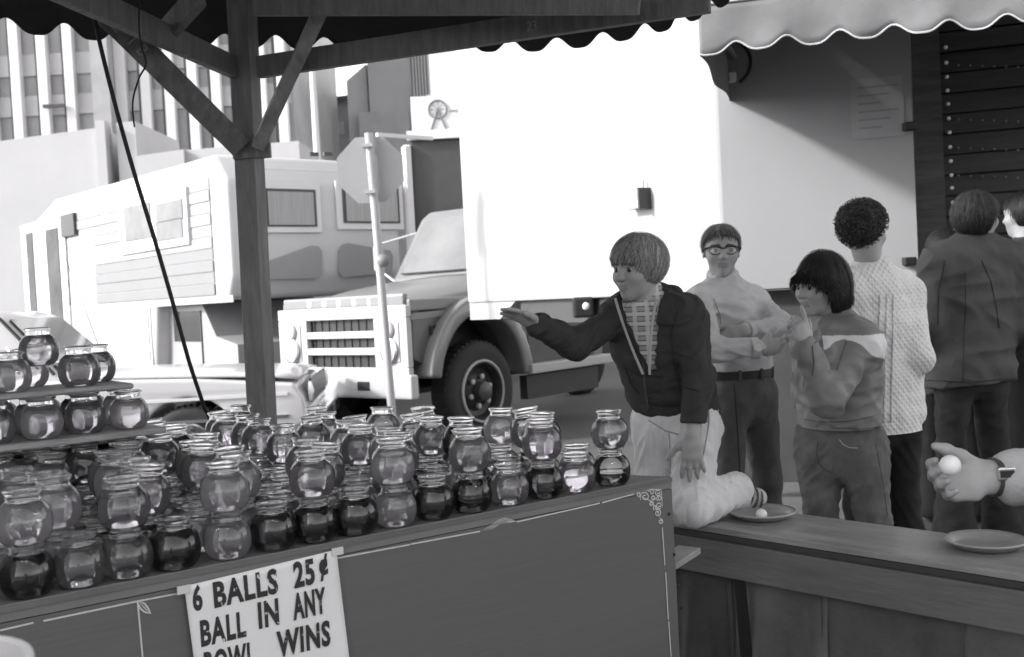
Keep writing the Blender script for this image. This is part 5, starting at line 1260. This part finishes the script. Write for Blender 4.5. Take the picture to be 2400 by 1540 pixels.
for a in (-.6, .1, .75): 
    q = V((J['P'].x, J['P'].y, P(1736, 876, 4.9).z)) + hv * math.sin(a) * .166 * -1 + hv.cross(Z) * math.cos(a) * .126 * (1 if hv.cross(Z).y < 0 else -1); MB().box(q, (.014, .014, .05)).build('belt_loop', M_flan, man, bevel=.002)
for s in 'LR': shoe(man, J, s, 1.0, M_shoed, .008)
hair(man, *hd, hair_mat('short_brown_hair', .10), (0, -.055, .165), (.362, .462, .372), lambda p: np.where(p < .95, .30 - .06 * p, np.where(p < 1.35, .25 - .65 * (p - .95), np.where(p < 1.75, .0, -.02 - .25 * (p - 1.75)))), strands=600, wd=.014, seed=6)
# glasses
gl_o = H(0, .40, .03); gm = MB()
for s in (-1, 1):
    pts = [H(s * .145 + .115 * math.cos(a), .405 - .03 * abs(.145 + .115 * math.cos(a) * s), .02 + .072 * math.sin(a)) for a in [k * math.pi / 10 for k in range(21)]]
    gm.tube(pts, .0020, 6)
    gm.tube([H(s * .035, .41, .085), H(s * .15, .405, .095), H(s * .27, .37, .08)], .0036, 6)
    gm.tube([H(s * .27, .37, .07), H(s * .345, .30, .06), H(s * .36, .02, .05), H(s * .35, -.05, .02)], .0036, 6)
gm.tube([H(-.04, .415, .06), H(.04, .415, .06)], .003, 6)
gb = gm.build('glasses', M_black, man, smooth=True)
for s in (-1, 1):
    lm = MB(); pts = [H(s * .145 + .11 * math.cos(a), .402 - .03 * abs(.145 + .11 * math.cos(a) * s), .02 + .068 * math.sin(a)) for a in [k * math.pi / 8 for k in range(16)]]; lm.add(pts, [tuple(range(16))]); lm.build('lens', M_gl, gb)
wd_ = (J['WR'] - J['ER']).normalized(); ring(man, 'watch_strap', J['WR'] - wd_ * .012, wd_, .036, .02, .004, M_chrome)
wq = J['WR'] - wd_ * .012 + V((0, -.041, 0)); MB().lathe([(.018, 0), (.018, .006), (.014, .009), (.001, .009)], wq, 20, V((0, -1, .1)).to_track_quat('Z', 'Y').to_matrix()).build('watch', M_white, man)

# ---- girl with finger at her lips
J = {'N': P(1958, 768, 3.93), 'SL': P(2014, 806, 3.80), 'SR': P(1910, 800, 4.02), 'EL': P(1938, 938, 3.66), 'WL': P(1887, 812, 3.66), 'ER': P(1896, 925, 4.10), 'WR': P(1945, 960, 4.13), 'P': P(1966, 1020, 3.96)}
sdg = (J['SR'] - J['SL']).normalized()
Pg = J['P']; J['HL'] = Pg + V((.075, -.05, -.06)); J['HR'] = Pg + V((-.06, .05, -.06)); J['KL'] = P(2052, 1260, 3.86); J['KR'] = P(1925, 1250, 3.96); J['AL'] = V((J['KL'].x + .02, J['KL'].y + .04, .08)); J['AR'] = V((J['KR'].x, J['KR'].y + .06, .08)); J['TL'] = J['AL'] + V((-.10, -.08, -.05)); J['TR'] = J['AR'] + V((-.10, -.08, -.05))
girl = person(J, 'child with dark bobbed hair in a pale-yoked jacket and jeans, finger at the lips')
hd = (P(1922, 672, 3.90), (-.90, -.42, -.08), (.08, 0, 1), .212)
r, f, u, H, tips = body(girl, J, .84, hd, .0045, {'L': ((-.18, -.02, 1), (-.45, .85, .1), (.45, .3, .1), .155, (6, 48, 60, 62), (.62, .62, .35, 15), .05), 'R': ((-.2, -.2, -1), (.5, .5, 0), (0, 1, 0), .15, (15, 15, 15, 15), (.6, .6, .2, 10), .04)}, child=True, look=(-.1, 0), nose=.85)
M_jack = mat('nylon_jacket', .185, .6, .10, 5, .25, 12, spec=.4); M_denim = mat('denim', .115, .95, .35, 9, .3, 150); M_yoke = mat('jacket_yoke', .68, .6, .04, 6); M_jackd = mat('jacket_panel', .05, .6, .1, 6)
zh = P(1965, 1000, 3.9).z
def gjack(S):
    torso(S, J, .84, .035, .05); arm(S, J, 'L', .84, .024, .03, .96); arm(S, J, 'R', .84, .024, .03, .96)
    S.cone(J['N'] + Z * .02, J['N'] - Z * .05, .068, .10, .03)
nn = A(J['N']); sN = A(J['SL']); eL = A(J['EL'])
def gzone(p):
    o = np.zeros(len(p)); ax = (eL - sN) / np.linalg.norm(eL - sN); t = (p - sN) @ ax; fx = (p - nn) @ A(sdg)
    band = (p[:, 2] > sN[2] - .035 - .28 * np.clip(p[:, 0] - sN[0], -.03, .2)) & (p[:, 2] < sN[2] + .035) & (fx < -.055) 
    o[band & (np.abs(t) < .06)] = 1
    fr_ = (p - nn) @ A(V((0, 0, 1)).cross(sdg) if V((0, 0, 1)).cross(sdg).y < 0 else -V((0, 0, 1)).cross(sdg))
    o[(o == 0) & (p[:, 2] < sN[2] + .01) & (p[:, 2] > sN[2] - .055) & (fr_ > .06) & (fx < -.05) & (fx > -.12) & (t < .03)] = 2
    return o
gja = layer(girl, 'jacket', J, .0055, [M_jack, M_yoke, M_jackd], gjack, folds(31, .0055, .09), clip=zclip(zh), zone=gzone)
ring(girl, 'waistband', V((J['P'].x - .004, J['P'].y, zh + .02)), (0, 0, 1), .112, .05, .012, M_jack, 1.32, sdg)
dL = (J['WL'] - J['EL']).normalized(); ring(girl, 'cuff', J['WL'] - dL * .015, dL, .040, .035, .006, M_jack)
for s_ in (-1, 1):
    fg = V((0, 0, 1)).cross(sdg); fg = fg if fg.y < 0 else -fg
    a = J['N'] + Z * .055 - fg * .03 + sdg * .06 * s_; b = J['N'] + Z * .02 + fg * .075 + sdg * .02 * s_; c_ = J['N'] - Z * .045 + fg * .10 + sdg * .07 * s_; d_ = J['N'] - Z * .0 + sdg * .105 * s_ - fg * .01
    MB().add([a, b, c_, d_], [(0, 1, 2, 3)]).build('collar', M_jack, girl, solid=.006)
gje = layer(girl, 'jeans', J, .006, M_denim, lambda S: trous(S, J, .86, .014, .03, .118), folds(33, .0042, .08), clip=lambda X, Y, Z_: np.maximum(Z_ - zh + .002, .05 - Z_) + 0 * X + 0 * Y)
for s in 'LR': shoe(girl, J, s, .84, M_shoe, .008)
gz = lambda p: np.where(p < .35, .10, np.where(p < 1.1, .09 - .30 * (p - .35), np.where(p < 1.5, -.13 - .80 * (p - 1.1), -.52)))
hair(girl, *hd, hair_mat('black_hair', .018), (0, -.10, .0), (.42, .48, .585), gz, strands=1500, wd=.018, seed=8, flip=.6)

# ---- person in white cable sweater, from behind
J = {'N': P(2042, 638, 4.55), 'SL': P(1968, 688, 4.47), 'SR': P(2116, 688, 4.62), 'EL': P(1950, 850, 4.45), 'WL': P(1985, 900, 4.72), 'ER': P(2150, 838, 4.52), 'WR': P(2112, 880, 4.78), 'P': P(2066, 955, 4.6)}
stand(J, .095, math.radians(20))
sw = person(J, 'person with curly dark hair in a white cable-knit sweater, seen from behind')
hd = (P(2024, 545, 4.52), (.68, .73, .0), (-.02, 0, 1), .240)
body(sw, J, 1.0, hd, .0065, {'L': ((.3, .9, -.1), (1, 0, 0), (0, 0, 1), .18, 15, (.7, .5, .3, 10), .03), 'R': ((-.4, .9, -.1), (-1, 0, 0), (0, 0, 1), .18, 15, (.7, .5, .3, 10), .03)})
# cable knit: woven relief
M_knit = bpy.data.materials.new('cable_knit'); M_knit.use_nodes = True; nt = M_knit.node_tree; b = nt.nodes['Principled BSDF']; b.inputs['Base Color'].default_value = (.72, .715, .725, 1); b.inputs['Roughness'].default_value = .95
tc = nt.nodes.new('ShaderNodeTexCoord'); hs = []
for rot in (.7, -.7):
    mp = nt.nodes.new('ShaderNodeMapping'); mp.inputs['Rotation'].default_value = (0, rot, 0); wv = nt.nodes.new('ShaderNodeTexWave'); wv.inputs['Scale'].default_value = 16; wv.inputs['Distortion'].default_value = .8; wv.bands_direction = 'X'
    nt.links.new(tc.outputs['Object'], mp.inputs[0]); nt.links.new(mp.outputs[0], wv.inputs[0]); hs.append(wv)
mu = nt.nodes.new('ShaderNodeMath'); mu.operation = 'MULTIPLY'; nt.links.new(hs[0].outputs[1], mu.inputs[0]); nt.links.new(hs[1].outputs[1], mu.inputs[1])
bp = nt.nodes.new('ShaderNodeBump'); bp.inputs['Strength'].default_value = .45; bp.inputs['Distance'].default_value = .012; nt.links.new(mu.outputs[0], bp.inputs['Height']); nt.links.new(bp.outputs[0], b.inputs['Normal'])
zs = P(2066, 1006, 4.6).z
def knit(S):
    torso(S, J, 1.0, .030, .06); arm(S, J, 'L', 1.0, .026, .03, .95); arm(S, J, 'R', 1.0, .026, .03, .95); sd_ = (J['SR'] - J['SL']).normalized()
    S.cone(J['P'] + Z * .10, J['P'] - Z * .16, .125, .135, .06, sd_, 1.35); S.cone(J['N'] + Z * .025, J['N'] - Z * .04, .066, .09, .03)
swk = layer(sw, 'sweater', J, .0065, M_knit, knit, folds(41, .0045, .10), clip=zclip(zs))
ring(sw, 'hem_band', V((J['P'].x, J['P'].y, zs + .02)), (0, 0, 1), .133, .05, .008, M_knit, 1.36, J['SR'] - J['SL'])
M_dpant = mat('dark_trousers', .015, .9, .25, 7, .2, 60)
layer(sw, 'trousers', J, .009, M_dpant, lambda S: trous(S, J, 1.0, .012, .035), folds(43, .004, .10, np.array((0, 0, 1.0))), clip=lambda X, Y, Z_: np.maximum(Z_ - zs - .05, .05 - Z_) + 0 * X + 0 * Y)
for s in 'LR': shoe(sw, J, s, 1.0, M_shoed, .009)
hair(sw, *hd, hair_mat('curly_hair', .035), (0, -.06, .15), (.40, .49, .42), lambda p: np.where(p < 1.0, .24, np.where(p < 1.5, .22 - .45 * (p - 1.0), np.where(p < 1.9, .0 - .7 * (p - 1.5), -.30))), strands=0, bumps=.008, h=.0035, seed=12)

# ---- man in long dark coat, from behind
J = {'N': P(2284, 574, 5.55), 'SL': P(2200, 622, 5.47), 'SR': P(2366, 612, 5.62), 'EL': P(2172, 760, 5.45), 'WL': P(2188, 860, 5.65), 'ER': P(2408, 762, 5.55), 'WR': P(2392, 812, 5.80), 'P': P(2276, 850, 5.6)}
stand(J, .105, math.radians(15), .03)
cm = person(J, 'person with collar-length brown hair in a long grey coat, seen from behind at the stall')
hd = (P(2292, 512, 5.52), (.84, .54, .0), (-.03, 0, 1), .245)
body(cm, J, 1.02, hd, .0075, {'L': ((.3, .9, -.3), (1, 0, 0), (0, 0, 1), .18, 15, (.7, .5, .3, 10), .03), 'R': ((-.3, .9, .1), (-1, 0, 0), (0, 0, 1), .18, 15, (.7, .5, .3, 10), .03)})
M_coat = mat('wool_coat', .070, .9, .15, 5, .3, 60); zc = P(2270, 900, 5.55).z
def coat(S):
    torso(S, J, 1.05, .045, .07); arm(S, J, 'L', 1.02, .034, .03, .96); arm(S, J, 'R', 1.02, .034, .03, .96); sd_ = (J['SR'] - J['SL']).normalized()
    S.cone(J['P'] + Z * .28, J['P'] - Z * .22, .150, .175, .08, sd_, 1.45); S.cone(J['N'] + Z * .02, J['N'] - Z * .05, .075, .12, .04)
cco = layer(cm, 'coat', J, .008, M_coat, coat, folds(51, .0085, .17, np.array((0, 0, 1.0))), clip=lambda X, Y, Z_: zc + .05 * (X - J['P'].x) - Z_ + 0 * Y)
ring(cm, 'coat_collar', J['N'] + Z * .02, (.05, -.15, 1), .074, .05, .012, M_coat)
layer(cm, 'trousers', J, .009, mat('flared_trousers', .022, .9, .25, 7, .2, 60), lambda S: trous(S, J, 1.02, .016, .06), folds(53, .006, .11, np.array((0, 0, 1.0))), clip=lambda X, Y, Z_: np.maximum(Z_ - zc - .05, .03 - Z_) + 0 * X + 0 * Y)
for s in 'LR': shoe(cm, J, s, 1.02, M_shoed, .009)
hair(cm, *hd, hair_mat('brown_hair', .040), (0, -.09, .08), (.43, .50, .48), lambda p: np.where(p < .9, .22, np.where(p < 1.45, .20 - .35 * (p - .9), np.where(p < 1.75, .0 - 1.2 * (p - 1.45), -.40))), strands=900, wd=.018, seed=14, curl_=.5)

# ---- two more onlookers, mostly hidden
def onlooker(px, py, d, face, label, hairg, coatg, hh=.235, seed=3, light=None):
    hc = P(px, py, d); N = hc - Z * .19; yaw = math.atan2(-face[0], face[1]) ; sd_ = V((math.cos(yaw), math.sin(yaw), 0)); fd = V((-math.sin(yaw), math.cos(yaw), 0))
    J = {'N': N, 'SL': N - sd_ * .17 - Z * .07, 'SR': N + sd_ * .17 - Z * .07, 'P': N - Z * .52}
    for s, k in (('L', -1), ('R', 1)): J['E' + s] = J['S' + s] + sd_ * .05 * k - Z * .27; J['W' + s] = J['E' + s] + fd * .12 - Z * .2
    stand(J, .09, yaw); o = person(J, label)
    body(o, J, .98, (hc, face, (0, 0, 1), hh), .009, {s: ((0, 0, -1), tuple(sd_ * (1 if s == 'L' else -1)), tuple(fd), .18, 15, (.7, .5, .3, 10), .03) for s in 'LR'})
    mm = mat('onlooker_coat_%d' % seed, coatg, .9, .2, 6, .2, 40); zc = J['P'].z - .1
    def ct(S):
        torso(S, J, 1.0, .03, .06); arm(S, J, 'L', 1.0, .025, .03, .95); arm(S, J, 'R', 1.0, .025, .03, .95); S.cone(J['P'] + Z * .2, J['P'] - Z * .12, .125, .14, .06, sd_, 1.4); S.cone(J['N'] + Z * .02, J['N'] - Z * .05, .07, .1, .03)
    layer(o, 'coat', J, .011, mm, ct, folds(seed, .006, .12), clip=zclip(zc))
    layer(o, 'trousers', J, .012, M_dpant, lambda S: trous(S, J, 1.0, .014, .04), None, clip=lambda X, Y, Z_: np.maximum(Z_ - zc - .05, .04 - Z_) + 0 * X + 0 * Y)
    for s in 'LR': shoe(o, J, s, 1.0, M_shoed, .011)
    if light: ring(o, 'scarf', N - Z * .01, (0, 0, 1), .075, .09, .014, light)
    hair(o, hc, face, (0, 0, 1), hh, hair_mat('onlooker_hair_%d' % seed, hairg), (0, -.07, .12), (.41, .48, .43), lambda p: np.where(p < .9, .22, np.where(p < 1.4, .2 - .4 * (p - .9), -.25 - .1 * (p - 1.4))), strands=500, wd=.018, seed=seed, h=.006)
    return o
onlooker(2398, 506, 5.95, (-.6, .75, 0), 'dark-haired person with a white scarf turned away beyond the grey coat', .02, .03, seed=61, light=M_white)
onlooker(2212, 590, 6.15, (.2, .98, 0), 'shorter dark-haired person half hidden behind the grey coat', .015, .05, seed=67)

# ---- attendant at the edge of the view: only forearm and hand come in, holding a ball
W0 = P(2322, 1118, 2.0)
J = {'WR': W0, 'ER': V((1.17, 2.02, W0.z - .02)), 'SR': V((1.36, 2.10, 1.36)), 'SL': V((1.62, 1.82, 1.36)), 'N': V((1.50, 1.97, 1.44)), 'EL': V((1.72, 1.75, 1.08)), 'WL': V((1.60, 1.66, .86)), 'P': V((1.55, 1.99, .93))}
stand(J, .095, math.atan2(.28, -.26))
at_ = person(J, 'arm of a person reaching in with a wristwatch, holding up a white ball')
hd = (V((1.48, 1.95, 1.63)), (-.75, -.6, -.1), (0, 0, 1), .235)
dvh = V((-.97, -.08, -.06)); nvh = V((-.1, -.86, .42)); tvh = V((-.05, .35, .9))
r, f, u, H, tips = body(at_, J, 1.0, hd, .0042, {'R': (dvh, nvh, tvh, .178, (36, 40, 42, 46), (.80, .52, .38, 18), .03), 'L': ((0, 0, -1), (.5, .5, 0), (-.5, .5, 0), .18, 15, (.7, .5, .3, 10), .03)})
bc = P(2227, 1091, 1.93); ball(bc, 'white ping-pong ball held up in the fingers of the reaching hand')
M_shirtw = mat('pale_shirt', .42, .9, .08, 8, .3, 120)
def shirt(S): torso(S, J, 1.0, .012, .05); arm(S, J, 'R', 1.0, .020, .03, .83, .006); arm(S, J, 'L', 1.0, .014, .03, .9); S.cone(J['N'] + Z * .02, J['N'] - Z * .04, .062, .08, .02)
layer(at_, 'shirt', J, .0065, M_shirtw, shirt, folds(71, .003, .07), clip=zclip(J['P'].z - .02))
layer(at_, 'trousers', J, .011, M_dpant, lambda S: trous(S, J, 1.0, .012, .03), None, clip=lambda X, Y, Z_: np.maximum(Z_ - J['P'].z, .04 - Z_) + 0 * X + 0 * Y)
for s in 'LR': shoe(at_, J, s, 1.0, M_shoed, .01)
hair(at_, *hd, hair_mat('attendant_hair', .04), (0, -.06, .15), (.385, .475, .40), lambda p: np.where(p < 1.0, .24, np.where(p < 1.5, .2 - .4 * (p - 1.0), -.25)), strands=300, wd=.018, seed=21, h=.006)
dw = (J['ER'] - J['WR']).normalized(); wc0 = J['WR'] + dw * .014
ring(at_, 'watch_strap', wc0, dw, .0335, .024, .003, M_dgrey)
mb = MB().box(wc0 + V((0, -.034, .012)), (.032, .010, .024), None).build('watch', M_chrome, at_, bevel=.003); MB().box(wc0 + V((0, -.0395, .012)), (.026, .003, .013)).build('watch_face', M_black, mb)
ring(at_, 'sleeve_cuff', J['WR'] + dw * .046, dw, .041, .02, .004, M_shirtw)

# stitching and openings on the clothes
M_stj = mat('jacket_stitch', .10, .8, .1, 30); M_std = mat('denim_stitch', .06, .9, .1, 30)
seam(gja, [(1984, 800), (1972, 835), (1962, 868)], .0022, M_stj); seam(gja, [(1903, 812), (1908, 850), (1904, 880)], .003, M_stj, 'zip'); seam(gja, [(1880, 982), (1915, 988), (1960, 989), (2000, 986), (2050, 974)], .0022, M_stj)
seam(gje, [(1917, 1035), (1914, 1060), (1918, 1084), (1930, 1100), (1950, 1108)], .0016, M_std, 'pocket_edge'); seam(gje, [(1967, 1030), (1976, 1042), (1990, 1049), (2010, 1050)], .0022, M_stitchl, 'pocket_edge'); seam(gje, [(2052, 1040), (2062, 1090), (2072, 1150), (2080, 1210)], .0014, M_std)
seam(cco, [(2262, 640), (2263, 720), (2259, 800), (2257, 895)], .0018, M_stitch); seam(cco, [(2300, 610), (2322, 660), (2335, 720), (2342, 770)], .0028, M_stitch); seam(cco, [(2215, 610), (2200, 680), (2198, 760)], .004, M_stitch); seam(cco, [(2160, 890), (2270, 897), (2390, 885)], .003, M_stitch, 'hem_stitch')  # the armhole seam is also drawn dark for the shaded crease along it
for x0 in (2062, 2078, 2094): seam(swk, [(x0, 690), (x0 - 2, 800), (x0 - 4, 900), (x0 - 6, 990)], .005, M_knit, 'cable')
seam(mtu, [(1672, 700), (1688, 740), (1690, 780)], .003, M_stitchl); seam(mtr, [(1720, 900), (1728, 1000), (1735, 1120)], .0025, M_stitch)
